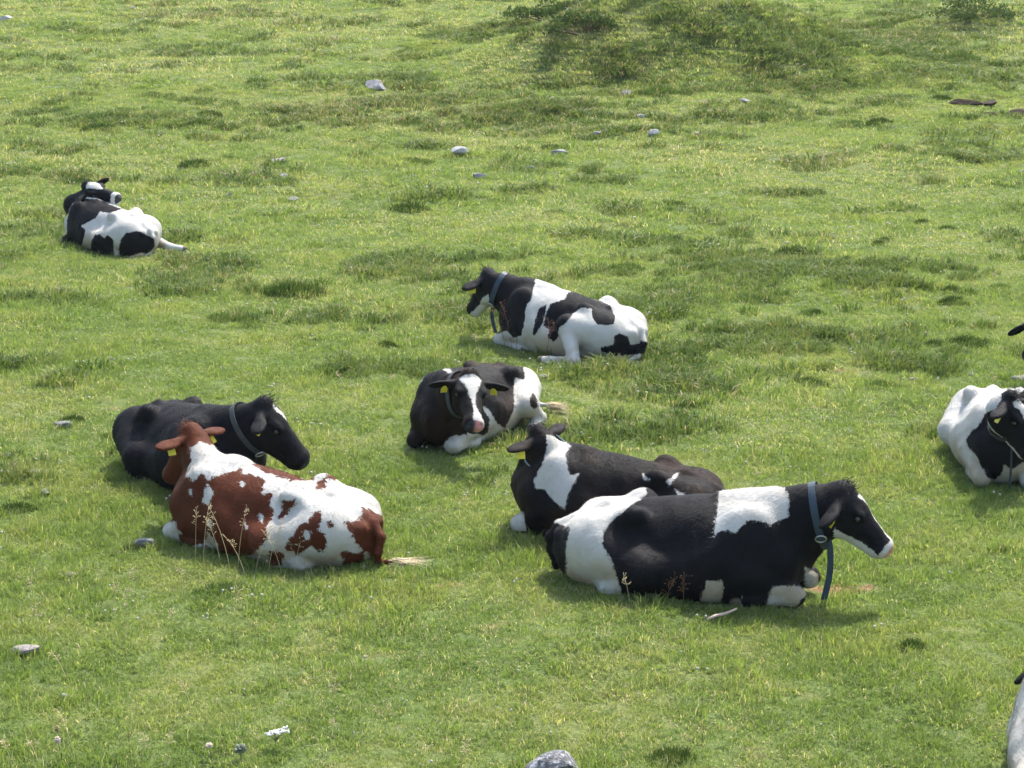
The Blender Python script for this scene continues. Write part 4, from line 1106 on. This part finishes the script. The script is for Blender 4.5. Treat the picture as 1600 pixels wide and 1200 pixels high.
# ------------------------------------------------------------------ grass
def blade_mat(name, fresh, yellow, straw, straw_share, trans=0.52, rough=0.5, spec=0.28):
    m, nt, p = new_mat(name)
    L = nt.links
    P = nt.nodes.new('ShaderNodeNewGeometry').outputs['Position']
    big, med, fin = sward_nodes(nt, P)
    rnd = attr(nt, 'rnd')
    inst = nt.nodes.new('ShaderNodeObjectInfo').outputs['Random']
    t = math_n(nt, 'MULTIPLY_ADD', inst, 0.30, math_n(nt, 'MULTIPLY', rnd, 0.22))
    t = math_n(nt, 'ADD', t, math_n(nt, 'MULTIPLY', map_range(nt, med, 0.33, 0.67), 0.30))
    t = math_n(nt, 'ADD', t, math_n(nt, 'MULTIPLY', map_range(nt, fin, 0.3, 0.7), 0.12))
    col = ramp(nt, t, ((0.12, tuple(c * 0.72 for c in fresh)), (0.42, fresh), (0.80, yellow)))
    dryp = math_n(nt, 'MULTIPLY', map_range(nt, big, 0.42, 0.66, 0.35, 1.5), map_range(nt, fin, 0.30, 0.72, 0.35, 1.6))
    sp_ = nt.nodes.new('ShaderNodeSeparateXYZ'); L.new(P, sp_.inputs[0])
    dryp = math_n(nt, 'MULTIPLY', dryp, map_range(nt, sp_.outputs['Y'], 18.0, 44.0, 0.9, 1.7))      # thinner, drier sward uphill
    thr = math_n(nt, 'SUBTRACT', 1.0, math_n(nt, 'MULTIPLY', dryp, straw_share))
    isd = math_n(nt, 'GREATER_THAN', math_n(nt, 'FRACT', math_n(nt, 'MULTIPLY_ADD', inst, 7.31, math_n(nt, 'MULTIPLY', rnd, 13.7))), thr)
    col = mixc(nt, isd, col, straw)
    d = p
    L.new(col, d.inputs['Base Color']); d.inputs['Roughness'].default_value = rough; d.inputs['Specular IOR Level'].default_value = spec
    tr = nt.nodes.new('ShaderNodeBsdfTranslucent')
    L.new(mixc(nt, 1.0, col, (1.25, 1.3, 0.75), 'MULTIPLY'), tr.inputs['Color'])
    mx = nt.nodes.new('ShaderNodeMixShader'); mx.inputs[0].default_value = trans
    L.new(d.outputs[0], mx.inputs[1]); L.new(tr.outputs[0], mx.inputs[2])
    L.new(mx.outputs[0], nt.nodes['Material Output'].inputs['Surface'])
    return m

def blades(nb, radius, hmin, hmax, wid, seed, lean=0.5, dome=0.0, flat=0.0):
    """a tuft of curved, tapering blades -> verts, tris, per-vertex random value"""
    rs = np.random.RandomState(seed)
    V, F, R = [], [], []
    for k in range(nb):
        a = rs.uniform(0, 2 * math.pi); r = radius * math.sqrt(rs.uniform())
        bx, by = r * math.cos(a), r * math.sin(a)
        bz = dome * (1 - (r / radius) ** 2)
        h = rs.uniform(hmin, hmax); w = wid * rs.uniform(0.7, 1.3)
        d = a + rs.normal(0, 1.2); le = lean * rs.uniform(0.2, 1.5)
        dx, dy = math.cos(d), math.sin(d)
        f = rs.uniform(0, 2 * math.pi); wx, wy = math.cos(f), math.sin(f)
        q = rs.uniform()
        if rs.uniform() < flat: h *= 0.35; le *= 4
        pts = [(0, 0.0, 1.0), (0.55, 0.30, 0.85), (1.0, 1.0, 0.12)]
        o = len(V)
        for (zt, lt, wt) in pts:
            cx = bx + dx * le * h * lt; cy = by + dy * le * h * lt; cz = bz + h * zt * (1 - 0.25 * min(le, 1.5) * lt) - 0.012 * (zt == 0)
            V += [(cx - wx * w * wt / 2, cy - wy * w * wt / 2, cz), (cx + wx * w * wt / 2, cy + wy * w * wt / 2, cz)]
            R += [q, q]
        F += [(o, o + 1, o + 3), (o, o + 3, o + 2), (o + 2, o + 3, o + 5), (o + 2, o + 5, o + 4)]
    return np.array(V), np.array(F), np.array(R)

M_TURF = blade_mat('turf_blades', (0.176, 0.246, 0.066), (0.305, 0.322, 0.115), (0.52, 0.44, 0.31), 0.11)
M_TUSS = blade_mat('tussock_blades', (0.092, 0.142, 0.038), (0.155, 0.195, 0.060), (0.34, 0.27, 0.15), 0.05, 0.35, 0.6, 0.15)
M_HEATH = blade_mat('heath_blades', (0.125, 0.175, 0.052), (0.205, 0.228, 0.085), (0.38, 0.30, 0.20), 0.10, 0.35, 0.6, 0.15)
M_DARK = blade_mat('shade_dark_tussock_blades', (0.058, 0.096, 0.026), (0.098, 0.135, 0.040), (0.20, 0.15, 0.08), 0.04, 0.3, 0.7, 0.08)  # dark leaf green, deepened to carry the shade on hummock fronts
M_STRAW = simple_mat('dry_stem', (0.46, 0.36, 0.19), 0.6, (0.56, 0.46, 0.27), 25)
M_RUST = simple_mat('rusty_seed', (0.17, 0.075, 0.04), 0.7, (0.26, 0.13, 0.07), 40)
M_BROWN = simple_mat('brown_stem', (0.09, 0.065, 0.035), 0.7, (0.14, 0.11, 0.05), 25)

protos = bpy.data.collections.new('turf_pieces')
for k, (nb, rad, h0, h1, w, le, fl) in enumerate(((34, 0.075, 0.02, 0.055, 0.0050, 0.9, 0.1), (30, 0.070, 0.025, 0.075, 0.0045, 0.7, 0.05), (38, 0.085, 0.015, 0.040, 0.0070, 1.2, 0.2), (26, 0.060, 0.03, 0.10, 0.0045, 0.6, 0.0))):
    v, f, r = blades(nb, rad, h0, h1, w, 50 + k, le, 0.0, fl)
    pm = big_mesh('turf_piece', v, f, M_TURF, False); add_attr(pm, 'rnd', r)
    protos.objects.link(bpy.data.objects.new('turf_piece', pm))

for k in range(2):
    v, f, r = blades(60, 0.12, 0.03, 0.085, 0.010, 80 + k, 0.9, 0.05)
    pm = big_mesh('heath_piece', v, f, (M_HEATH, M_TUSS)[k], False); add_attr(pm, 'rnd', r)
    protos.objects.link(bpy.data.objects.new('turf_piece_heath', pm))

for k in range(2):
    cv, cf = join_parts([uv_sphere((0.03 * math.cos(a), 0.03 * math.sin(a), 0.055 + 0.006 * k), 0.009, 7, 5) for a in ((0.4,), (1.9, 4.4))[k]])
    pm = mesh_obj('clover_flower', cv, cf, simple_mat('clover_white', (0.40, 0.38, 0.31), 0.8)).data
    tmp = bpy.data.objects['clover_flower']; C.objects.unlink(tmp); bpy.data.objects.remove(tmp)
    protos.objects.link(bpy.data.objects.new('turf_piece_z_clover', pm))
HEATH = [(4.4, 47.4, 3.4, 1.5, 1.35), (2.2, 50.2, 1.6, 1.4, 1.0), (3.0, 57.0, 3.6, 2.0, 0.7), (8.5, 54.5, 2.6, 2.5, 0.5), (14.2, 60.0, 2.4, 1.8, 1.0), (9.5, 52.0, 4.0, 5.0, 0.55), (-0.6, 42.2, 4.6, 1.4, 0.75), (3.2, 19.8, 2.4, 0.9, 0.32), (3.6, 24.5, 2.6, 1.4, 0.35), (-7.4, 40.6, 2.5, 1.4, 0.45), (-3.9, 46.9, 1.6, 0.9, 0.6), (9.0, 36.0, 2.0, 0.8, 0.45)]
def heath(x, y):
    v = np.zeros(np.shape(x))
    for cx, cy, rx, ry, a in HEATH: v = np.maximum(v, a * bump(x, y, cx, cy, rx, ry, 1.2))
    return v
rs = np.random.RandomState(7)
cell = 0.06
covered = set()
for fx, fy in FOOT:
    a = np.floor(fx / cell).astype(int); b = np.floor(fy / cell).astype(int)
    for q in set(zip(a.tolist(), b.tolist())): covered.add(q)
PT, SC, ID = [], [], []
for y0, y1, dens, s0, x0 in ((6.8, 16, 270, 1.0, None), (16, 26, 150, 1.3, None), (26, 46, 62, 1.9, None), (46, 82, 24, 2.9, None), (44, 60, 55, 1.9, -3.0)):   # the last: steep face of the hillock
    w1 = 0.285 * y1 + 2.2
    lo_, hi_ = (-w1, w1) if x0 is None else (x0, x0 + 15)
    N = int((y1 - y0) * (hi_ - lo_) * dens)
    x = rs.uniform(lo_, hi_, N); y = rs.uniform(y0, y1, N)
    keep = np.abs(x) < 0.285 * y + 2.2
    tall = vnoise(x * 0.9, y * 0.9, 77) * 0.5 + vnoise(x * 2.7, y * 2.7, 78) * 0.5
    keep &= rs.uniform(size=N) > bareness(x, y) * 1.15
    x, y, tall = x[keep], y[keep], tall[keep]
    ok = np.array([(int(math.floor(p / cell)), int(math.floor(q / cell))) not in covered for p, q in zip(x, y)])
    x, y, tall = x[ok], y[ok], tall[ok]
    z = gh(x, y)
    hv = 0.62 * heath(x, y) * (0.5 + 0.8 * vnoise(x * 0.8, y * 1.6, 91)) + 0.13 * smooth01((vnoise(x * 0.7, y * 1.2, 95) - 0.25) * 3) * (y > 15)
    ish = rs.uniform(size=len(x)) < hv
    PT.append(np.stack([x, y, z - 0.004], 1))
    SC.append(s0 * np.clip(1.0 + 0.45 * tall, 0.5, 1.7) * rs.uniform(0.75, 1.25, len(x)))
    ID.append(np.where(rs.uniform(size=len(x)) < np.clip(0.18 + 0.5 * tall, 0.03, 0.7), rs.choice([1, 3], len(x)), rs.choice([0, 2], len(x))))
    ID[-1] = np.where(rs.uniform(size=len(x)) < 0.005 + 0.010 * (vnoise(x * 0.5, y * 0.5, 41) > 0.2), 6 + (rs.uniform(size=len(x)) < 0.4), ID[-1])
    ID[-1] = np.where(ish, np.where(rs.uniform(size=len(x)) < 0.55, 4, 5), ID[-1])
for sx, sy, sw, sk in STONES:                       # longer grass round the foot of every stone
    m_ = 16; th = rs.uniform(0, 6.283, m_); rr_ = sw * rs.uniform(0.50, 0.72, m_) * 1.05
    x = sx + rr_ * np.cos(th) * 1.2; y = sy + rr_ * np.sin(th) * 0.85
    PT.append(np.stack([x, y, gh(x, y) - 0.004], 1)); SC.append(np.full(m_, 1.25 if sy < 26 else 1.9) * rs.uniform(0.8, 1.3, m_)); ID.append(rs.choice([1, 3], m_))
PT = np.concatenate(PT); SC = np.concatenate(SC); ID = np.concatenate(ID)
gm = bpy.data.meshes.new('grass')
gm.vertices.add(len(PT)); gm.vertices.foreach_set('co', PT.astype(np.float32).ravel())
add_attr(gm, 'size', SC)
add_attr(gm, 'rise', SC ** 0.45)
a = gm.attributes.new('piece', 'INT', 'POINT'); a.data.foreach_set('value', ID.astype(np.int32))
add_attr(gm, 'spin', rs.uniform(0, 6.283, len(PT)))
grass = bpy.data.objects.new('grass', gm); C.objects.link(grass)
tag(grass, 'short green and straw-flecked grass covering the pasture', 'grass', kind='stuff')
ng = bpy.data.node_groups.new('grass_scatter', 'GeometryNodeTree')
ng.interface.new_socket('Geometry', in_out='INPUT', socket_type='NodeSocketGeometry')
ng.interface.new_socket('Geometry', in_out='OUTPUT', socket_type='NodeSocketGeometry')
gi = ng.nodes.new('NodeGroupInput'); go = ng.nodes.new('NodeGroupOutput')
ip = ng.nodes.new('GeometryNodeInstanceOnPoints'); ci = ng.nodes.new('GeometryNodeCollectionInfo')
ci.inputs['Collection'].default_value = protos; ci.inputs['Separate Children'].default_value = True; ci.inputs['Reset Children'].default_value = True
ip.inputs['Pick Instance'].default_value = True
def named(nm, typ):
    q = ng.nodes.new('GeometryNodeInputNamedAttribute'); q.data_type = typ; q.inputs['Name'].default_value = nm
    return q.outputs['Attribute']
cx = ng.nodes.new('ShaderNodeCombineXYZ'); ng.links.new(named('spin', 'FLOAT'), cx.inputs[2])
ng.links.new(gi.outputs[0], ip.inputs['Points']); ng.links.new(ci.outputs[0], ip.inputs['Instance'])
ng.links.new(named('piece', 'INT'), ip.inputs['Instance Index']); ng.links.new(cx.outputs[0], ip.inputs['Rotation'])
sv = ng.nodes.new('ShaderNodeCombineXYZ'); szo = named('size', 'FLOAT')
ng.links.new(szo, sv.inputs[0]); ng.links.new(szo, sv.inputs[1]); ng.links.new(named('rise', 'FLOAT'), sv.inputs[2])
ng.links.new(sv.outputs[0], ip.inputs['Scale']); ng.links.new(ip.outputs[0], go.inputs[0])
mod = grass.modifiers.new('grass_scatter', 'NODES'); mod.node_group = ng

# ------------------------------------------------------------------ tussocks
def tuss_mesh(name, mat, nb, hmin, hmax, wid, seed, dome):
    v, f, r = blades(nb, 1.0, hmin, hmax, wid, seed, 0.55, dome)
    pm = big_mesh(name, v, f, mat, False); add_attr(pm, 'rnd', r)
    return pm
TM = {0: [tuss_mesh('tussock_blades', M_TUSS, 420, 0.14, 0.36, 0.034, 200 + k, 0.26) for k in range(3)],
      1: [tuss_mesh('shade_dark_tussock_blades', M_DARK, 460, 0.16, 0.40, 0.036, 300 + k, 0.32) for k in range(3)]}
rnd = random.Random(3)
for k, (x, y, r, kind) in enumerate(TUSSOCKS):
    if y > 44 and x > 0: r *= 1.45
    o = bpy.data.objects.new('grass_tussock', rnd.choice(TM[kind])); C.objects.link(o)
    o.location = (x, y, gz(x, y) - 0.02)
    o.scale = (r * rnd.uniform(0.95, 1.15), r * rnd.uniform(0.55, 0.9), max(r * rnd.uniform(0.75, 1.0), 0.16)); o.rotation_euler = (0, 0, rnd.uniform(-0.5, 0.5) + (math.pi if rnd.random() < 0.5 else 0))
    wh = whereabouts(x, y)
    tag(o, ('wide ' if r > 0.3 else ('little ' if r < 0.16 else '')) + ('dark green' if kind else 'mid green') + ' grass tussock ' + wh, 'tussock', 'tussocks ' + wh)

# ------------------------------------------------------------------ low shrubs on the hillock
def shrub(loc, rx, ry, h, seed, label, mat_leaf):
    rr = np.random.RandomState(seed)
    root = bpy.data.objects.new('dwarf_shrub', None); C.objects.link(root); root.location = (*loc, gz(*loc) - 0.03)
    tag(root, label, 'shrub', 'low shrubs on the slope')
    V, F, R, parts = [], [], [], []
    for k in range(26):
        a = rr.uniform(0, 2 * math.pi); q = math.sqrt(rr.uniform()) * 0.92
        ex, ey = q * rx * math.cos(a), q * ry * math.sin(a); ez = h * (1 - q * q) * rr.uniform(0.65, 1.1) + 0.04
        parts.append(tube([(ex * 0.1, ey * 0.1, -0.02), (ex * 0.6, ey * 0.6, ez * 0.65), (ex, ey, ez)], [0.02, 0.012, 0.004], 4, False))
        for j in range(60):
            c = np.array((ex, ey, ez)) + rr.normal(0, 1, 3) * np.array((0.14 * rx, 0.16 * ry, 0.10 * h))
            c[2] = max(c[2], 0.0)
            d = unit(rr.normal(0, 1, 3) + np.array((0, 0, 0.7))); w = unit(np.cross(d, rr.normal(0, 1, 3)))
            l, ww = rr.uniform(0.05, 0.12), rr.uniform(0.02, 0.04); o = len(V)
            V += [c - w * ww, c + w * ww, c + d * l]; F.append((o, o + 1, o + 2)); R += [rr.uniform()] * 3
    pm = big_mesh('foliage', np.array(V), np.array(F), mat_leaf, False); add_attr(pm, 'rnd', R)
    fo = bpy.data.objects.new('foliage', pm); C.objects.link(fo); fo.parent = root
    v, f = join_parts(parts); mesh_obj('stem', v, f, M_BROWN, root)
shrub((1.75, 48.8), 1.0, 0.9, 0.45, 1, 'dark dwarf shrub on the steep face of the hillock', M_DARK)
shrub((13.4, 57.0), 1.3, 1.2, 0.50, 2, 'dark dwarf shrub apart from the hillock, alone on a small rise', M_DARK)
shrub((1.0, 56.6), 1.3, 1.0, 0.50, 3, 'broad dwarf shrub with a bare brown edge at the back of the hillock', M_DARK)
shrub((5.2, 55.0), 1.5, 1.0, 0.45, 4, 'long low dwarf shrub along the crest of the hillock', M_TUSS)
shrub((3.2, 56.5), 1.6, 1.0, 0.45, 5, 'wide pale dwarf shrub behind the crest of the hillock', M_TUSS)

# ------------------------------------------------------------------ stones
def stone_mat(name, a, b, c):
    m, nt, p = new_mat(name)
    tc = nt.nodes.new('ShaderNodeTexCoord').outputs['Object']
    n1 = noise(nt, 3.5, 5.0, 0.65, tc); n2 = noise(nt, 9.0, 5.0, 0.65, tc)
    col = mixc(nt, map_range(nt, n2, 0.45, 0.7), ramp(nt, n1, ((0.3, a), (0.65, b))), c)
    nt.links.new(col, p.inputs['Base Color']); p.inputs['Roughness'].default_value = 0.85
    bn = nt.nodes.new('ShaderNodeBump'); bn.inputs['Strength'].default_value = 0.7; bn.inputs['Distance'].default_value = 0.03
    nt.links.new(math_n(nt, 'ADD', n1, n2), bn.inputs['Height']); nt.links.new(bn.outputs[0], p.inputs['Normal'])
    return m
SM = {'w': stone_mat('pale_stone', (0.28, 0.275, 0.27), (0.42, 0.41, 0.39), (0.24, 0.24, 0.25)), 'g': stone_mat('grey_stone', (0.13, 0.13, 0.14), (0.22, 0.22, 0.23), (0.30, 0.30, 0.30)),
      'f': stone_mat('flat_pinkish_stone', (0.22, 0.195, 0.175), (0.31, 0.27, 0.245), (0.19, 0.175, 0.165)), 'd': stone_mat('dark_stone', (0.05, 0.05, 0.055), (0.13, 0.13, 0.14), (0.40, 0.40, 0.41))}
SL = {'w': 'pale stone', 'g': 'grey weathered stone', 'f': 'flat pinkish grey stone', 'd': 'dark lichen-spotted rock half buried'}
import bmesh
def stone_mesh(seed, flat):
    bm = bmesh.new(); bmesh.ops.create_icosphere(bm, subdivisions=3, radius=0.5)
    for v in bm.verts: v.co *= 1 + 0.10 * math.sin(5.1 * v.co.x + seed) * math.sin(4.3 * v.co.y + 1.7 * seed) + 0.05 * math.sin(13 * v.co.z + seed)
    rr = np.random.RandomState(seed); cuts = [(unit(rr.normal(0, 1, 3)), rr.uniform(0.20, 0.40)) for _ in range(7)]
    for v in bm.verts:
        c = np.array(v.co)
        for nn, dd in cuts:
            e = c @ nn - dd
            if e > 0: c = c - nn * e * 0.96
        c = c * (1 + 0.05 * math.sin(9 * c[0] + seed) * math.sin(8 * c[1] + 2 * seed))
        v.co = (c[0] * 1.25, c[1] * 0.8, c[2] * flat)
    me = bpy.data.meshes.new('stone'); bm.to_mesh(me); bm.free()
    return me
for k, (x, y, w, kind) in enumerate(STONES):
    me = stone_mesh(k, {'w': 0.75, 'g': 0.7, 'f': 0.42, 'd': 0.85}[kind]); me.materials.append(SM[kind])
    o = bpy.data.objects.new('stone', me); C.objects.link(o)
    s = w * (1.05 if w < 0.3 else 0.85)
    o.location = (x, y, gz(x, y) + s * {'w': 0.10, 'g': 0.04, 'f': 0.0, 'd': 0.06}[kind] + (0.018 if y < 30 else 0.05)); o.scale = (s, s, s * 0.85); o.rotation_euler = (rnd.uniform(-.15, .15), rnd.uniform(-.2, .2), rnd.choice((0, math.pi)) + rnd.uniform(-.5, .5))
    wh = whereabouts(x, y)
    big = 'large ' if w > 0.33 else ('small ' if w < 0.12 else '')
    tag(o, big + SL[kind] + ' ' + wh if kind != 'd' else SL[kind] + ' ' + wh, 'stone', 'stones ' + wh)

# clods of dark earth
for k, (x, y, s) in enumerate(((10.2, 43.1, 0.55), (10.7, 43.2, 0.4), (10.15, 41.2, 0.45), (10.75, 41.3, 0.55))):
    me = stone_mesh(90 + k, 0.35); me.materials.append(MATS.setdefault('earth', simple_mat('dark_earth', (0.028, 0.02, 0.014), 0.9, (0.06, 0.042, 0.03), 9, 0.1, 0.05)))
    o = bpy.data.objects.new('earth_clod', me); C.objects.link(o); o.location = (x, y, gz(x, y) + 0.06); o.scale = (s * 1.3, s, s); o.rotation_euler = (0, 0, k * 1.3)
    tag(o, 'dark brown clod of earth turned up on the slope', 'earth clod', 'clods of turned earth')

# stick on the grass
v, f = tube([(0, 0, 0), (0.07, 0.004, 0.012), (0.15, -0.004, 0.016), (0.24, 0.006, 0.03)], [0.008, 0.011, 0.010, 0.007], 7)
st = mesh_obj('stick', v, f, simple_mat('bare_wood', (0.36, 0.27, 0.21), 0.8, (0.5, 0.40, 0.33), 30))
st.location = (1.28, 11.86, gz(1.3, 11.86) + 0.04); st.rotation_euler = (0, 0, 0.5)
tag(st, 'short bleached stick lying on the turf below the white-saddled cow', 'stick')

# ------------------------------------------------------------------ tall stalks and wildflowers
def stalk(x, y, h, lean, kind, seed):
    rr = random.Random(seed)
    root = bpy.data.objects.new('grass_stalk', None); C.objects.link(root); root.location = (x, y, gz(x, y))
    ly = rr.uniform(-0.12, 0.12)
    pts = [Vector((lean * h * t * (0.6 + 0.4 * t), ly * h * t, h * t * (1 - 0.12 * abs(lean)) * (1 - 0.15 * t * t))) for t in np.linspace(0, 1, 7)]
    pts[0].z = -0.02
    thick = 0.0021 if y < 16 else 0.0032
    v, f = tube(pts, list(np.linspace(thick, thick * 0.55, 7)), 4)
    mesh_obj('stem', v, f, {'s': M_STRAW, 'r': M_RUST, 'd': M_BROWN}[kind], root)
    parts = []
    nsp = {'s': 16, 'r': 20, 'd': 6}[kind]
    for j in range(nsp):
        t = rr.uniform(0.62 if kind != 'r' else 0.35, 1.0); p = pts[0].lerp(pts[-1], 0) if False else pts[min(int(t * 6), 5)].lerp(pts[min(int(t * 6) + 1, 6)], t * 6 - int(t * 6))
        d = Vector((rr.gauss(0, 1), rr.gauss(0, 1), abs(rr.gauss(0.6, 0.6)))).normalized()
        l = rr.uniform(0.012, 0.03) * (1.6 if kind == 'r' else 1.0); q = p + d * l
        parts.append(tube([p, q], [0.0009, 0.0009], 3, False))
        parts.append(tube([q, q + d * 0.006, q + d * 0.013], [0.001, 0.0038 if kind == 'r' else 0.003, 0.0008], 4, True))
    v, f = join_parts(parts)
    mesh_obj('seed_head', v, f, {'s': M_STRAW, 'r': M_RUST, 'd': M_BROWN}[kind], root)
    wh = whereabouts(x, y)
    tag(root, ('tall ' if h > 0.40 else ('short ' if h < 0.2 else '')) + {'s': 'straw-coloured grass stalk with seed head ', 'r': 'rust-brown stalk with branching seed head ', 'd': 'bare dark stem '}[kind] + wh, 'grass stalk', 'stalks ' + wh)
for k, (x, y, h, le, kind) in enumerate(STALKS):
    stalk(x, y, h, le, kind, 400 + k)

def head_flower(name, loc, h, lean, r, ry, mat, label, tufted):
    root = bpy.data.objects.new(name, None); C.objects.link(root); root.location = (*loc, gz(*loc))
    top = Vector((lean, 0.0, h))
    v, f = tube([(0, 0, -0.02), (lean * 0.4, 0.01, h * 0.5), tuple(top)], [0.005, 0.004, 0.003], 5)
    mesh_obj('stem', v, f, M_TUSS if False else MATS.setdefault('stem_green', simple_mat('stem_green', (0.16, 0.18, 0.07), 0.6)), root)
    parts = []
    rr = random.Random(hash_key(name) + int(h * 1000))
    for j in range(90):
        z_ = rr.uniform(-1, 1); a = rr.uniform(0, 6.283); q = math.sqrt(1 - z_ * z_)
        d = Vector((q * math.cos(a), q * math.sin(a), z_))
        p = top + Vector((d.x * r, d.y * r, d.z * ry + ry * 0.7))
        if tufted and z_ < 0.2: d = (d + Vector((0, 0, 0.8))).normalized()
        parts.append(tube([p - d * r * 0.5, p, p + d * r * 0.45], [r * 0.25, r * 0.2, r * 0.03], 4, True))
    v, f = join_parts(parts); mesh_obj('flower_head', v, f, mat, root)
    tag(root, label, 'wildflower')
M_BUD = simple_mat('dry_bud', (0.30, 0.21, 0.11), 0.8, (0.42, 0.32, 0.2), 60)
M_GREYB = simple_mat('grey_bud', (0.14, 0.17, 0.11), 0.8, (0.24, 0.26, 0.19), 60)
M_WHITE = simple_mat('white_petals', (0.70, 0.68, 0.64), 0.7)
M_PINKB = simple_mat('faded_pink', (0.55, 0.42, 0.34), 0.8, (0.62, 0.52, 0.44), 60)
head_flower('dry_flower', (-2.49, 9.86), 0.10, -0.03, 0.011, 0.016, M_BUD, 'closed brown flower bud on a short stem beside the paler bud', True)
head_flower('dry_flower', (-2.46, 9.70), 0.10, -0.02, 0.014, 0.017, M_PINKB, 'pale-tipped closed flower bud on a leaning green stem', True)
head_flower('dry_flower', (-1.65, 9.74), 0.08, -0.01, 0.015, 0.012, M_PINKB, 'faded pinkish seed flower next to the grey-green thistle head', True)
head_flower('thistle', (-1.49, 9.75), 0.05, 0.0, 0.026, 0.020, M_GREYB, 'grey-green round thistle head low in the grass', True)
def yarrow(loc, h):
    root = bpy.data.objects.new('yarrow', None); C.objects.link(root); root.location = (*loc, gz(*loc))
    stems, heads = [], []
    rr = random.Random(9)
    for j in range(15):
        p = Vector((0.05 * (j / 14 * 2 - 1) + 0.02, rr.uniform(-0.025, 0.025), h + 0.022 * (j / 14) + rr.uniform(-0.004, 0.004)))
        stems.append(tube([(0, 0, -0.02), (0.01, 0, h * 0.55), tuple(p)], [0.002, 0.0018, 0.0012], 4))
        for q in range(9):
            c = p + Vector((rr.gauss(0, 0.008), rr.gauss(0, 0.008), rr.uniform(0, 0.006)))
            heads.append(uv_sphere(c, rr.uniform(0.004, 0.006), 6, 4))
    v, f = join_parts(stems); mesh_obj('stem', v, f, MATS['stem_green'], root)
    v, f = join_parts(heads); mesh_obj('flower_head', v, f, M_WHITE, root)
    tag(root, 'flat white yarrow flower head on a low stem', 'wildflower')
yarrow((-1.32, 9.86), 0.10)

# ------------------------------------------------------------------ summer haze over the hillside
hv_, hf_ = [], []
for z_ in (-3.0, 30.0):
    for x_, y_ in ((-235, -45), (235, -45), (235, 275), (-235, 275)): hv_.append((x_, y_, z_))
hf_ = [(3, 2, 1, 0), (4, 5, 6, 7), (0, 1, 5, 4), (1, 2, 6, 5), (2, 3, 7, 6), (3, 0, 4, 7)]
hm_ = bpy.data.materials.new('haze'); hm_.use_nodes = True
hn_ = hm_.node_tree.nodes
hn_.remove(hn_['Principled BSDF'])
pv_ = hn_.new('ShaderNodeVolumePrincipled')
pv_.inputs['Color'].default_value = (0.86, 0.92, 1.0, 1); pv_.inputs['Density'].default_value = 0.00022; pv_.inputs['Anisotropy'].default_value = 0.2
hm_.node_tree.links.new(pv_.outputs[0], hn_['Material Output'].inputs['Volume'])
hz_ = mesh_obj('haze', hv_, hf_, hm_, None, False)
tag(hz_, 'thin pale summer haze over the whole hillside', 'haze', kind='stuff')
